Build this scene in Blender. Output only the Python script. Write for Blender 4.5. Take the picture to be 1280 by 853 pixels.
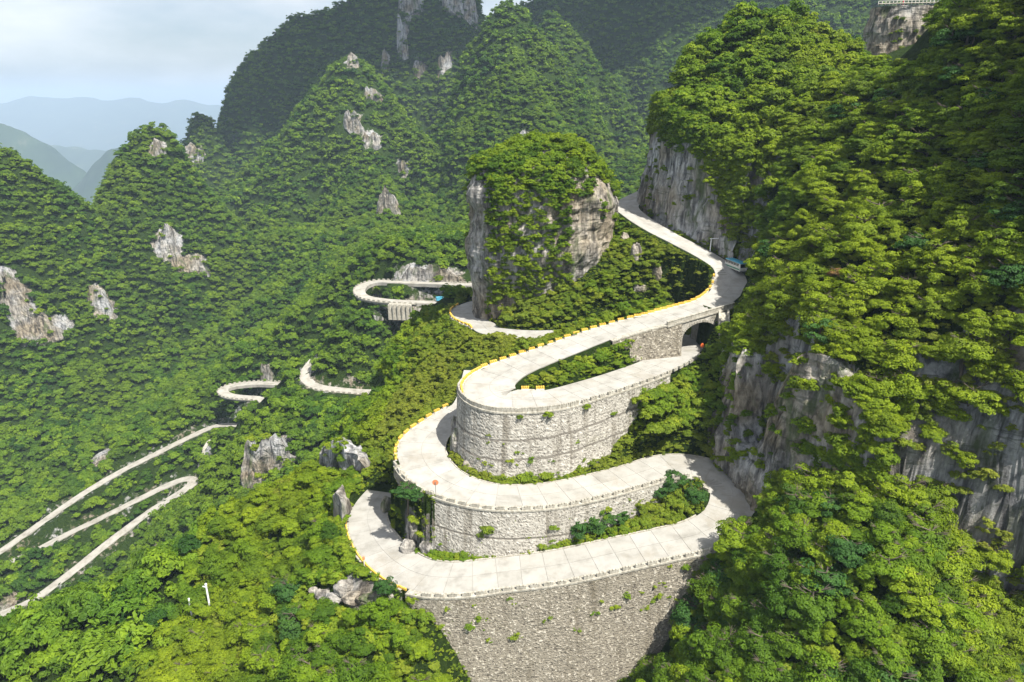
import bpy, math, random
import numpy as np
from mathutils import Vector

# ------------------------------------------------------------------ clear, camera, world, sun, exposure
S = bpy.context.scene
for o in list(bpy.data.objects): bpy.data.objects.remove(o)
COL = S.collection
PI = math.pi
F = 853.0; PITCH = math.radians(19.5)
cs, sn = math.cos(PITCH), math.sin(PITCH)
cam = bpy.data.cameras.new('camera'); cam.sensor_width = 36.0; cam.lens = 36.0*F/1280
cam.clip_start = 0.5; cam.clip_end = 60000
camo = bpy.data.objects.new('camera', cam); COL.objects.link(camo)
camo.location = (0, 0, 0); camo.rotation_euler = (PI/2-PITCH, 0, 0); S.camera = camo
S.render.engine = 'CYCLES'
S.cycles.max_bounces = 6; S.cycles.diffuse_bounces = 2; S.cycles.transmission_bounces = 3
S.cycles.glossy_bounces = 1; S.cycles.transparent_max_bounces = 4; S.cycles.volume_bounces = 0

SUN_AZ = math.radians(138)      # clockwise from +Y: right of and behind the camera
SUN_EL = math.radians(58)
S.view_settings.view_transform = 'Standard'; S.view_settings.look = 'None'
S.view_settings.exposure = 0.98; S.view_settings.gamma = 1.0
W = bpy.data.worlds.new('World'); S.world = W; W.use_nodes = True
nt = W.node_tree; nt.nodes.clear()
wo = nt.nodes.new('ShaderNodeOutputWorld'); bg = nt.nodes.new('ShaderNodeBackground')
sky = nt.nodes.new('ShaderNodeTexSky'); sky.sky_type = 'NISHITA'; sky.sun_disc = False
sky.sun_elevation = SUN_EL; sky.sun_rotation = SUN_AZ; sky.dust_density = 4.0; sky.air_density = 1.0; sky.altitude = 800
tc = nt.nodes.new('ShaderNodeTexCoord'); mp = nt.nodes.new('ShaderNodeMapping'); mp.inputs['Scale'].default_value = (1, 1, 3.2)
mp.inputs['Location'].default_value = (0.35, 0.1, 0.0)
nz = nt.nodes.new('ShaderNodeTexNoise'); nz.inputs['Scale'].default_value = 2.6; nz.inputs['Detail'].default_value = 7; nz.inputs['Roughness'].default_value = .58
rp = nt.nodes.new('ShaderNodeValToRGB'); rp.color_ramp.elements[0].position = .28; rp.color_ramp.elements[1].position = .68
mx = nt.nodes.new('ShaderNodeMixRGB'); mx.inputs[2].default_value = (8.4, 8.45, 8.5, 1)
mulf = nt.nodes.new('ShaderNodeMath'); mulf.operation = 'MULTIPLY'; mulf.inputs[1].default_value = .85
L = nt.links.new
L(tc.outputs['Generated'], mp.inputs[0]); L(mp.outputs[0], nz.inputs['Vector']); L(nz.outputs[0], rp.inputs[0])
L(rp.outputs[0], mulf.inputs[0]); L(mulf.outputs[0], mx.inputs[0]); L(sky.outputs[0], mx.inputs[1]); L(mx.outputs[0], bg.inputs[0])
bg.inputs[1].default_value = 0.075; L(bg.outputs[0], wo.inputs[0])
sd = bpy.data.lights.new('sun', 'SUN'); sd.energy = 5.0; sd.angle = math.radians(0.55); sd.color = (1, .955, .87)
so = bpy.data.objects.new('sun', sd); COL.objects.link(so); so.location = (60, -90, 160)
tosun = Vector((math.sin(SUN_AZ)*math.cos(SUN_EL), math.cos(SUN_AZ)*math.cos(SUN_EL), math.sin(SUN_EL)))
so.rotation_euler = tosun.to_track_quat('Z', 'Y').to_euler()

rng = np.random.default_rng(7); random.seed(7)

# ------------------------------------------------------------------ projection helpers (a step in surveying the place from its photograph)
def ray(u, v):
    up = (426.5-v)/F
    return np.array([(u-640)/F, cs+sn*up, -sn+cs*up])
def at(u, v, Y):
    d = ray(u, v); return d*(Y/d[1])
def atz(u, v, z):
    d = ray(u, v); return d*(z/d[2])
def proj(P):
    P = np.atleast_2d(P); dep = P[:, 1]*cs-P[:, 2]*sn
    up = P[:, 1]*sn+P[:, 2]*cs
    dep_ = np.where(dep < 1, 1, dep)
    return 640+F*P[:, 0]/dep_, 426.5-F*up/dep_, dep

# ------------------------------------------------------------------ noise
def _h(ix, iy, iz, seed):
    n = (ix*374761393+iy*668265263+iz*1442695041+seed*974711) & 0xffffffff
    n = ((n ^ (n >> 13))*1274126177) & 0xffffffff
    n = ((n ^ (n >> 16))*2246822519) & 0xffffffff
    return ((n ^ (n >> 15)) & 0xffffff)/float(0xffffff)
def vn(x, y, z=0.0, seed=0):
    x = np.asarray(x, float); y = np.asarray(y, float); z = np.asarray(z, float)+0*x
    ix = np.floor(x).astype(np.int64); iy = np.floor(y).astype(np.int64); iz = np.floor(z).astype(np.int64)
    fx = x-ix; fy = y-iy; fz = z-iz
    fx = fx*fx*(3-2*fx); fy = fy*fy*(3-2*fy); fz = fz*fz*(3-2*fz)
    def c(a, b, d): return _h(ix+a, iy+b, iz+d, seed)
    r = ((c(0,0,0)*(1-fx)+c(1,0,0)*fx)*(1-fy)+(c(0,1,0)*(1-fx)+c(1,1,0)*fx)*fy)*(1-fz) + \
        ((c(0,0,1)*(1-fx)+c(1,0,1)*fx)*(1-fy)+(c(0,1,1)*(1-fx)+c(1,1,1)*fx)*fy)*fz
    return r*2-1
def fbm(x, y, z=0.0, oct=4, seed=0, gain=.5):
    r = 0; a = 1; t = 0
    for i in range(oct):
        r = r+a*vn(x*2**i+i*17.3, y*2**i+i*9.1, z*2**i+i*3.7, seed+i); t += a; a *= gain
    return r/t
def ridged(x, y, z=0.0, oct=4, seed=0):
    r = 0; a = 1; t = 0
    for i in range(oct):
        r = r+a*(1-2*np.abs(vn(x*2**i+i*7.3, y*2**i+i*5.1, z*2**i+i*3.7, seed+i))); t += a; a *= .5
    return r/t
def sstep(a, b, x):
    t = np.clip((x-a)/(b-a), 0, 1); return t*t*(3-2*t)

# ------------------------------------------------------------------ roads: (u, v, z, half width, visible)
def cr(P, n=12):
    P = np.array(P, float); out = []
    Q = np.vstack([2*P[0]-P[1], P, 2*P[-1]-P[-2]])
    for i in range(1, len(Q)-2):
        p0, p1, p2, p3 = Q[i-1], Q[i], Q[i+1], Q[i+2]
        for k in range(n):
            t = k/n
            out.append(.5*((2*p1)+(-p0+p2)*t+(2*p0-5*p1+4*p2-p3)*t*t+(-p0+3*p1-3*p2+p3)*t**3))
    out.append(Q[-2]); return np.array(out)
def resample(P, step):
    d = np.r_[0, np.cumsum(np.hypot(*(np.diff(P[:, :2], axis=0).T)))]
    n = max(2, int(round(d[-1]/step))+1); s = np.linspace(0, d[-1], n)
    return np.stack([np.interp(s, d, P[:, k]) for k in range(P.shape[1])], 1)
def road_from(pts, step=1.0, sm=3):
    W3 = []
    for p in pts:
        if p[0] == 'w': W3.append([p[1], p[2], p[3], p[4], p[5]])
        else:
            q = atz(p[0], p[1], p[2]); W3.append([q[0], q[1], q[2], p[3], p[4]])
    R = resample(cr(W3), step)
    for _ in range(sm):
        R[1:-1, :4] = .25*R[:-2, :4]+.5*R[1:-1, :4]+.25*R[2:, :4]
    return R
def edges(R, off=0.0):
    t = np.gradient(R[:, :2], axis=0); t /= np.linalg.norm(t, axis=1)[:, None]+1e-9
    left = np.stack([-t[:, 1], t[:, 0]], 1)
    hw = (R[:, 3]+off)[:, None]
    return np.c_[R[:, :2]+left*hw, R[:, 2]], np.c_[R[:, :2]-left*hw, R[:, 2]]

RA = road_from([
 (870,229,-31.5,4,0),(835,233,-32.5,4,0),(803,243,-33.5,4,1),(783,257,-35,4.2,1),(797,272,-36.6,4,1),(824,289,-38.8,4,1),(853,304,-41,4,1),
 (885,321,-43.5,4,1),(908,337,-46,4,1),(914,351,-48,4.3,1),(908,365,-49.5,4.2,1),(890,379,-50.5,4,1),(866,387,-51.3,4,1),
 (830,397,-52.3,4,1),(790,407,-53.5,4,1),(750,419,-54.8,4,1),(705,436,-56.2,4.2,1),(660,453,-57.4,4.5,1),(628,467,-58.4,5.2,1),
 (611,482,-59,5.6,1),(622,497,-59.6,5.6,1),(650,500,-60,5,1),(690,498,-60.2,4.4,1),(735,486,-60.4,4.2,1),(780,472,-60.6,4.2,1),
 (822,456,-60.8,4.2,1),(850,440,-61,4.4,1),(861,426,-61.3,4.4,1),(858,415,-62,4,1),(840,408,-63,4,1),
 ('w',26,191,-64.5,3.8,0),('w',8,190,-65.3,3.8,0),('w',-6,196,-66.2,3.8,0),(603,406,-67.2,4,1),(584,398,-68,4,1),(579,389,-69,4,1),(592,381,-70,4,1),(612,376,-71.5,4,0)])
RB = road_from([
 ('w',-9,171,-69,4,0),(588,504,-70.5,4,0),(568,519,-71.4,4.2,1),(546,535,-72.2,4.4,1),(530,551,-72.8,5,1),(527,569,-73.3,5.2,1),(543,592,-73.8,5,1),
 (580,611,-74.4,4.3,1),(630,620,-75,4,1),(690,617,-75.6,4,1),(740,607,-76,4,1),(790,594,-76.4,4,1),(830,582,-76.8,4.3,1),(866,582,-77.3,4.6,1),
 (897,592,-78,4.8,1),(914,608,-78.8,4.8,1),(916,628,-79.8,4.6,1),(905,650,-80.8,4.6,1),(875,667,-81.6,4.5,1),(830,678,-82.3,4.3,1),(770,691,-83.2,4.3,1),
 (700,706,-84.2,4.3,1),(630,715,-85.2,4.3,1),(570,722,-86,4.4,1),(525,718,-86.8,4.6,1),(490,699,-87.6,4.6,1),(467,672,-88.4,4.4,1),
 (459,648,-89.1,4.2,1),(466,629,-89.8,4,1),(478,615,-90.3,4,0)])
FAR = [
 [(610,352,-104,3.6,0),(590,356,-105,3.6,1),(540,354,-107,3.6,1),(500,353,-108,3.6,1),(470,352,-109,3.6,1),(453,358,-110,3.8,1),(450,367,-111,3.8,1),(462,373,-112,3.6,1),(500,377,-113,3.6,1),(545,378,-114,3.6,1),(575,376,-115,3.6,0)],
 [(392,450,-146,3.2,0),(386,458,-148,3.6,0),(381,466,-150,3.8,1),(383,476,-152,4,1),(398,484,-153.5,3.8,1),(430,488,-155,3.6,1),(462,490,-156.5,3.6,1),(486,489,-158,3.6,1),(505,487,-159,3.2,0),(525,480,-160,3.2,0)],
 [(385,476,-180,3,0),(362,479,-182,3,0),(346,480,-183,3.4,1),(322,479,-184,3.4,1),(292,482,-185,3.6,1),(278,487,-186,3.8,1),(284,494,-187,3.6,1),(308,497,-188,3.4,1),(326,498,-189,3.4,1),(331,506,-190,3.4,1)],
 [(312,536,-211,3,0),(303,533,-212,3.4,1),(272,532,-214,3.4,1),(240,545,-218,3.4,1),(200,565,-223,3.4,1),(150,590,-229,3.4,1),(100,620,-236,3.4,1),(50,655,-244,3.4,1),(0,690,-252,3.4,1),(-60,730,-260,3.4,0)],
 [(10,704,-255,3,0),(45,688,-251,3,0),(78,671,-247,3.4,1),(130,646,-240,3.4,1),(180,621,-233,3.5,1),(218,603,-228,3.8,1),(238,598,-226,4,1),(243,603,-226,4,1),(230,613,-228,3.8,1),(190,638,-235,3.5,1),(140,675,-243,3.5,1),(90,715,-250,3.5,1),(40,751,-257,3.5,1),(0,768,-261,3.5,1),(-60,790,-267,3.5,0)],
]
RF = [road_from([(*q[:3], q[3]*.84, q[4]) for q in f], 3.0, 2) for f in FAR]

# ------------------------------------------------------------------ terrain height
def mq_fit(pts, c):
    P = np.array(pts, float); n = len(P)
    D = np.sqrt((P[:, None, 0]-P[None, :, 0])**2+(P[:, None, 1]-P[None, :, 1])**2+c*c)
    A = np.zeros((n+1, n+1)); A[:n, :n] = -D-np.eye(n)*0.0; A[:n, n] = 1; A[n, :n] = 1
    A[:n, :n] -= 0*A[:n, :n]
    A[:n, :n] += np.eye(n)*c*.12
    w = np.linalg.solve(A, np.r_[P[:, 2], 0]); return P[:, :2], w, c
def mq(fit, x, y):
    P, w, c = fit; out = np.full(x.shape, w[-1])
    for i in range(len(P)):
        out -= w[i]*np.sqrt((x-P[i, 0])**2+(y-P[i, 1])**2+c*c)
    return out
def sdist_open(pl, x, y):
    dmin = np.full(x.shape, 1e9)
    for i in range(len(pl)-1):
        ax, ay = pl[i][:2]; bx, by = pl[i+1][:2]; dx, dy = bx-ax, by-ay
        t = np.clip(((x-ax)*dx+(y-ay)*dy)/(dx*dx+dy*dy+1e-9), 0, 1); dmin = np.minimum(dmin, np.hypot(x-ax-t*dx, y-ay-t*dy))
    return dmin, None
def sdist_poly(poly, x, y):
    inside = np.zeros(x.shape, bool); dmin = np.full(x.shape, 1e9); near = np.zeros(x.shape, int)
    n = len(poly)
    for i in range(n):
        ax, ay = poly[i][:2]; bx, by = poly[(i+1) % n][:2]
        dx, dy = bx-ax, by-ay; l2 = dx*dx+dy*dy+1e-12
        t = np.clip(((x-ax)*dx+(y-ay)*dy)/l2, 0, 1)
        d = np.hypot(x-ax-t*dx, y-ay-t*dy)
        m = d < dmin; dmin[m] = d[m]; near[m] = i
        c = ((ay > y) != (by > y)) & (x < (bx-ax)*(y-ay)/(by-ay+1e-12)+ax)
        inside ^= c
    return np.where(inside, -dmin, dmin), near

low_pts = []
def lp(u, v, Y): low_pts.append(at(u, v, Y))
def lw(x, y, z): low_pts.append(np.array([x, y, z], float))
for R in RF:
    for q in R[::10]: low_pts.append(q[:3].copy())
# hill at the lower left, nearest ground
for a in [(455,622,141),(430,606,147),(400,598,155),(360,600,160),(300,640,160),(240,672,157),(190,715,150),(110,757,141),(40,782,134),(-60,800,128),(-160,820,125),
          (0,853,116),(100,853,116),(200,800,127),(300,800,120),(300,720,138),(400,760,118),(400,690,130),(430,720,118),(400,853,104),(500,790,101.5),(546,768,100.4),(562,800,100.4),(580,832,100.4),(594,862,100),(530,830,98),(560,880,97),
          (420,650,139),(200,960,98),(400,960,92),(0,960,98),(-200,900,110)]: lp(*a)
for a in [(-2,101,-118),(2,102,-128),(5,100,-130),(12,101,-126),(18,103,-122),(4,96,-126),(-50,90,-122),(0,95,-118),(20,98,-116),(35,97,-112),(0,60,-124),(30,60,-118),(0,20,-130),(-60,20,-128),(60,20,-118),(0,-80,-130),(-150,-80,-140),(150,-80,-100),(-120,50,-128)]: lw(*a)
# mound of trees right of the tall wall
for a in [(960,650,109),(1040,640,103),(1100,640,98),(1150,700,90),(918,715,102),(884,770,95),(868,853,88),(1000,750,90),(1000,853,80),(1130,853,78),(1100,750,86),(950,930,78),(1100,930,72)]: lp(*a)
for a in [(17,92,-112),(24,106,-108),(46,74,-92)]: lw(*a)
for a in [(1200,650,104),(1240,720,100),(1230,800,92),(1280,700,98),(1270,853,88),(1400,850,88)]: lp(*a)
# behind the hill: drop to the valley
for a in [(-70,195,-150),(-100,190,-165),(-140,170,-175),(-190,160,-185),(-60,200,-138),(-100,230,-190),(-170,230,-220)]: lw(*a)
# flank left of the upper bend and the slope under it
for a in [(575,425,200),(545,421,228),(560,406,235),(516,478,208),(505,515,176),(480,545,168),(470,575,162),(450,598,152),(440,540,215),(484,502,214),(462,512,224),(400,565,232),(430,590,200),
          (520,408,250),(520,440,215),(640,425,185),(700,415,190)]: lp(*a)
# hill with the middle road
for a in [(470,506,305),(450,512,295),(478,500,330),(440,520,335),(400,540,320),(345,555,306),(335,606,296),(450,552,300),(455,592,280),(395,590,285),(290,560,330),(500,446,330),(440,440,372),(400,440,380),(420,405,395),(480,400,388),(540,400,380),
          (480,365,400),(560,365,405),(500,340,440),(560,335,445),(440,340,470),(600,330,440),(260,580,350),(300,520,370),(340,505,400),(360,450,440),(250,520,430)]: lp(*a)
# far side of the valley
for a in [(100,500,500),(0,500,480),(0,560,440),(100,560,445),(0,450,530),(100,440,560),(200,440,600),(200,500,520),(280,450,560),(350,420,560),(400,370,560),(300,380,640),(400,300,660),(300,300,730),
          (480,300,620),(550,300,600),(600,280,640),(650,200,760),(-150,500,470),(-150,430,560),(180,380,650),(120,640,380),(60,600,410),(150,720,330),(60,800,285),(200,650,335),(-60,850,270),(-200,720,340)]: lp(*a)
for a in [(-330,650,-150),(-200,800,-170),(-100,900,-150),(0,900,-100),(150,800,-60),(200,600,-100),(250,450,-90),(120,420,-100),(90,320,-80),(60,260,-72),(-20,280,-84),(-60,330,-105),(-500,500,-200),(-600,900,-300),
          (-300,1100,-330),(-800,1400,-360),(0,1400,-200),(400,1300,-100),(500,600,-80),(-900,300,-250),(-500,100,-230),(-300,0,-190),(-400,-100,-200),(300,-80,-90)]: lw(*a)
# slope between the upper road and the upper arm
for a in [(800,345,196),(760,385,190),(850,345,190),(880,350,184),(770,300,215),(740,350,205),(790,310,212),(830,380,182)]: lp(*a)
for a in [(30,190,-64),(10,190,-65)]: lw(*a)
fit_low = mq_fit(low_pts, 9.0)

# raised terraces: polygon edge from the road's edge, top surface, fall outside
def idx_near(R, u, v, lo=0, hi=None):
    pu, pv, _ = proj(R[:, :3]); d = np.hypot(pu-u, pv-v); hi = hi or len(R)
    return lo+int(np.argmin(d[lo:hi]))
iA_br0 = idx_near(RA, 890, 379); iA_bend = idx_near(RA, 611, 482); iA_low = idx_near(RA, 850, 440, iA_bend); iA_end = idx_near(RA, 858, 415, iA_bend)
ELA, ERA = edges(RA, 1.0)
ELB, ERB = edges(RB, 1.0)
iB_r = idx_near(RB, 914, 608); iB_4 = idx_near(RB, 905, 650); iB_l = idx_near(RB, 525, 718)
iB_w0 = idx_near(RB, 560, 604); iB_w1 = idx_near(RB, 800, 591)
TERR = []
polyA = [tuple(p) for p in ERA[iA_br0-8:iA_low+6:2]] + [(62, 176, 0), (62, 186, 0)]
nA = len(polyA)
ts = []
for i in range(nA):
    u_, v_, _ = proj(np.array([polyA[i]])); j = i*2+iA_br0-8
    if i >= nA-2: ts.append(1.2)
    elif j < iA_bend-14: ts.append(0.75)
    else: ts.append(26.0)
TERR.append((polyA, mq_fit([tuple(q[:3]) for q in RA[iA_br0-14:iA_low+14:5]]+[(62,182,-52),(66,172,-58)], 6), np.array(ts)))
iB_s = 3
polyB = [tuple(p) for p in ERB[iB_s:iB_4-4:2]] + [(72, 118, 0), (80, 170, 0), (40, 180, 0), (0, 178, 0)]
ts = []
for i in range(len(polyB)):
    j = iB_s+i*2
    if i >= len(polyB)-4: ts.append(1.0)
    elif j < iB_w0: ts.append(1.3)
    else: ts.append(26.0)
ptB = [tuple(q[:3]) for q in RB[:iB_4:5]]
for a in [(650,596,127),(600,590,132),(720,575,133),(760,560,137),(800,520,145),(850,520,146),(900,480,150),(920,540,134),(880,555,141),(900,440,158),(840,500,150)]: ptB.append(tuple(at(*a)))
for q in ERB[:0]: pass
for i in range(idx_near(RA, 785, 470, iA_bend), iA_low+8, 4):
    e = edges(RA, 2.6)[1][i]; ptB.append((e[0], e[1], e[2]-2.2))
    e = edges(RA, 7.0)[1][i]; ptB.append((e[0], e[1], e[2]-6.5))
ptB += [(60,150,-62),(66,130,-74),(0,175,-66),(40,176,-60)]
TERR.append((polyB, mq_fit(ptB, 5), np.array(ts)))
polyC = [tuple(p) for p in ELB[iB_r+4::2]] + [(-10, 175, 0), (60, 170, 0), (72, 125, 0)]
ts = []
for i in range(len(polyC)):
    j = iB_r+4+i*2
    if i >= len(polyC)-3: ts.append(1.0)
    elif j < iB_l: ts.append(26.0)
    else: ts.append(0.9)
ptC = [tuple(q[:3]) for q in RB[iB_r+4::5]]+[tuple(at(*a)) for a in [(740,660,124),(800,640,124),(860,630,124),(640,690,119),(600,680,121),(520,650,128),(540,620,133)]]
ptC += [(20,140,-84),(40,150,-84)]
TERR.append((polyC, mq_fit(ptC, 5), np.array(ts)))
# right massif
mb = [at(920,342,189), at(912,378,174), at(922,425,154), at(934,470,139), at(958,442,129), at(1010,432,121), at(1060,450,115), at(1085,515,109), at(1120,560,105), at(1200,560,103), at(1290,560,99), at(1500,560,92)]
ml = [atz(925,335,-46.5), atz(905,318,-44), atz(880,303,-41.5), atz(852,287,-39), atz(826,270,-37), atz(806,252,-35), atz(803,238,-33), (62,262,-30),(68,285,-28),(80,310,-28)]
ml = [np.array([p[0]+2.2, p[1]+2.0, p[2]]) if i_ < 7 else np.array(p) for i_, p in enumerate(ml)]
polyM = [tuple(p) for p in mb[::-1]] + [tuple(p) for p in ml] + [(300,420,0),(400,100,0),(200,80,0)]
ptM = [tuple(p) for p in mb[:]]
for a in [(1000,350,140),(950,370,162),(1100,400,119),(1200,400,110),(1290,400,102),(1380,400,96),(1000,250,172),(1100,250,150),(1200,250,130),(1290,250,118),(1000,150,196),(1100,150,176),(1200,120,152),(1290,100,134),
          (1020,80,238),(1060,100,236),(940,24,258),(870,62,253),(825,132,246),(812,160,240),(835,150,226),(862,170,214),(890,190,207),(905,290,197),(900,150,224),(950,150,212),(950,250,192),(930,320,189),(880,100,240),
          (1090,138,232),(1140,112,208),(1190,20,195),(1290,-70,155),(1400,0,118),(1420,-150,150),(1000,52,248),(985,30,256),(805,175,256)]: ptM.append(tuple(at(*a)))
ptM += [(85,290,5),(130,300,0),(120,340,-40),(70,300,-5),(200,330,-10),(200,250,60),(260,180,90),(200,120,55)]
TERR.append((polyM, mq_fit(ptM, 7), np.full(len(polyM), 9.0)))

# mountains: crest polylines seen against what is behind them, slope k, roundness c
def crest(pts, k, c=12, seed=1, rough=.28, sx=1.0):
    P = np.array([at(u, v, Y) for u, v, Y in pts]); return (P, k, c, seed, rough, sx)
PEAKS = [
 crest([(118,285,690),(128,235,690),(140,205,690),(155,178,690),(172,160,690),(190,153,690),(206,158,690),(225,188,690),(245,218,690),(262,238,690),(290,275,690)], 1.5, 5, 3, .3, 1.9),
 crest([(-200,110,560),(-60,150,580),(0,181,585),(30,198,590),(70,228,600),(100,254,610),(128,290,615),(146,325,615),(155,370,600)], 1.5, 8, 5, .3, 1.6),
 crest([(231,175,1050),(238,148,1050),(248,134,1050),(260,143,1050),(268,160,1050),(273,190,1050)], 2.4, 8, 7, .15, 1.8),
 crest([(272,215,1150),(278,150,1150),(286,108,1150),(302,78,1150),(330,50,1150),(365,18,1150),(400,13,1150),(430,0,1150),(480,-45,1150),(540,-60,1150),(585,-50,1140),(592,20,1120)], 1.8, 14, 9, .2, 2.6),
 crest([(540,-20,1130),(560,60,1060),(575,110,1010)], 1.7, 14, 10, .3, 2.2),
 crest([(275,238,880),(310,205,880),(350,168,880),(390,124,880),(425,82,880),(440,66,880),(455,80,870),(480,112,850),(510,150,820),(535,178,790),(540,230,740)], 1.25, 12, 11, .35, 1.25),
 crest([(440,68,880),(455,130,830),(450,200,770),(430,270,700)], 1.2, 12, 12, .35),
 crest([(455,190,790),(490,240,720),(510,290,650)], 1.1, 12, 14, .35),
 crest([(540,172,830),(560,133,830),(585,100,830),(601,62,830),(614,14,830),(622,2,830),(640,-2,830),(652,6,830),(672,32,820),(700,70,800),(724,98,790),(748,142,770),(775,190,740),(800,240,700)], 1.25, 8, 13, .3, 2.2),
 crest([(635,2,830),(640,60,780),(625,140,720),(600,220,650),(570,290,600)], 1.1, 14, 15, .35, 1.5),
 crest([(640,60,780),(690,140,700),(720,200,640)], 1.1, 14, 16, .35, 1.3),
 crest([(690,10,950),(725,48,930),(760,92,900),(790,132,870),(815,180,840)], 1.3, 12, 17, .3, 1.7),
 crest([(660,0,1200),(690,-20,1190),(720,-50,1180),(800,-70,1150),(950,-80,1100),(1100,-80,1050),(1300,-90,1000),(1600,-90,900)], 1.7, 20, 19, .3),
 crest([(1030,44,300),(1050,40,300),(1075,52,300)], 2.5, 5, 21, .2),
]
def peak_h(P, k, c, seed, rough, sx, x, y):
    out = np.full(x.shape, -1e4)
    rough = rough*1.35; n1 = fbm(x/70+seed, y/70, 0, 4, seed); n2 = fbm(x/24, y/24, 0, 3, seed+50)
    n3 = ridged(x/48+3*seed, y/48, 0, 3, seed+20)
    P = P*np.array([sx, 1, 1]); x = x*sx
    for i in range(len(P)-1):
        a, b = P[i], P[i+1]; dx, dy = b[0]-a[0], b[1]-a[1]; l2 = dx*dx+dy*dy
        t = np.clip(((x-a[0])*dx+(y-a[1])*dy)/l2, 0, 1)
        d = np.hypot(x-a[0]-t*dx, y-a[1]-t*dy); zc = a[2]+t*(b[2]-a[2])
        dd = d*(1+rough*n1+rough*.35*n2+rough*.5*n3)
        h = zc-k*(np.sqrt(dd*dd+c*c)-c)-5
        out = np.maximum(out, h)
    return out
ALLR = [(RA, 1), (RB, 1)]+[(r, 0) for r in RF]
def carve(x, y, z):
    for R, nearf in ALLR:
        b = 60
        m = (x > R[:, 0].min()-b) & (x < R[:, 0].max()+b) & (y > R[:, 1].min()-b) & (y < R[:, 1].max()+b)
        if not m.any(): continue
        xs, ys, zs = x[m], y[m], z[m].copy()
        dmin = np.full(xs.shape, 1e9); zr = np.zeros(xs.shape); hw = np.zeros(xs.shape); yr = np.zeros(xs.shape); soft = np.zeros(xs.shape, bool)
        for i in range(len(R)):
            if nearf and R is RA and iA_brA <= i <= iA_brB: continue
            d = np.hypot(xs-R[i, 0], ys-R[i, 1]); q = d-R[i, 3]
            lowpref = q-0.0
            mm = lowpref < dmin; soft[mm] = nearf and R is RA and (i < iA_br0-6 or i > iA_end+6)
            dmin[mm] = lowpref[mm]; yr[mm] = R[i, 1]; zr[mm] = R[i, 2]; hw[mm] = R[i, 3]
        if nearf:
            bl = np.where(soft, sstep(0.35, 4.0, dmin), sstep(0.35, 1.3, dmin))
            up = zr+np.maximum(dmin-1.5, 0)*6.0-.1        # cut slopes above the road stay steep
            zs2 = np.where(zs > zr, np.minimum(zs, up), zr-.18+(zs-zr+.18)*bl)
            zs2 = np.where(dmin < .35, zr-.18, zs2)
        else:
            zs2 = np.where(dmin < 1.5, zr-.3, np.where(zs > zr, np.minimum(zs, zr+np.where(ys < yr, .25*np.maximum(dmin-1.5, 0)+1.1*np.maximum(dmin-22, 0), 1.6*np.maximum(dmin-1.5, 0))), np.maximum(zs, zr-.3-np.maximum(dmin-1.5, 0)*1.2)))
        z[m] = zs2
    return z
iA_brA = idx_near(RA, 884, 382, 0, iA_bend); iA_brB = idx_near(RA, 834, 396, 0, iA_bend)
def height(x, y, rough=True):
    shp = x.shape; x = x.ravel().astype(float); y = y.ravel().astype(float)
    z = mq(fit_low, x, y)
    far = sstep(120, 500, np.hypot(x, y))
    z = z+fbm(x/38, y/38, 0, 4, 31)*(2.0+9*far)+ridged(x/80, y/80, 0, 4, 32)*15*far
    for pk in PEAKS:
        z = np.maximum(z, peak_h(*pk, x, y))
    for poly, fit, sl in TERR:
        P = np.array([p[:2] for p in poly]); b = 60
        m = (x > P[:, 0].min()-b) & (x < P[:, 0].max()+b) & (y > P[:, 1].min()-b) & (y < P[:, 1].max()+b)
        if not m.any(): continue
        s, near = sdist_poly(poly, x[m], y[m])
        massif = poly is polyM
        if massif: s = s+fbm(x[m]/9, y[m]/9, 0, 3, 77)*1.2
        h = mq(fit, x[m], y[m])
        if massif: h = h+(fbm(x[m]/16, y[m]/16, 0, 4, 41)*3.4)*sstep(0, 8, -s+2)
        h = h-np.maximum(s, 0)*sl[near]
        z[m] = np.maximum(z[m], h)
    z = carve(x, y, z)
    return z.reshape(shp)

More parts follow.
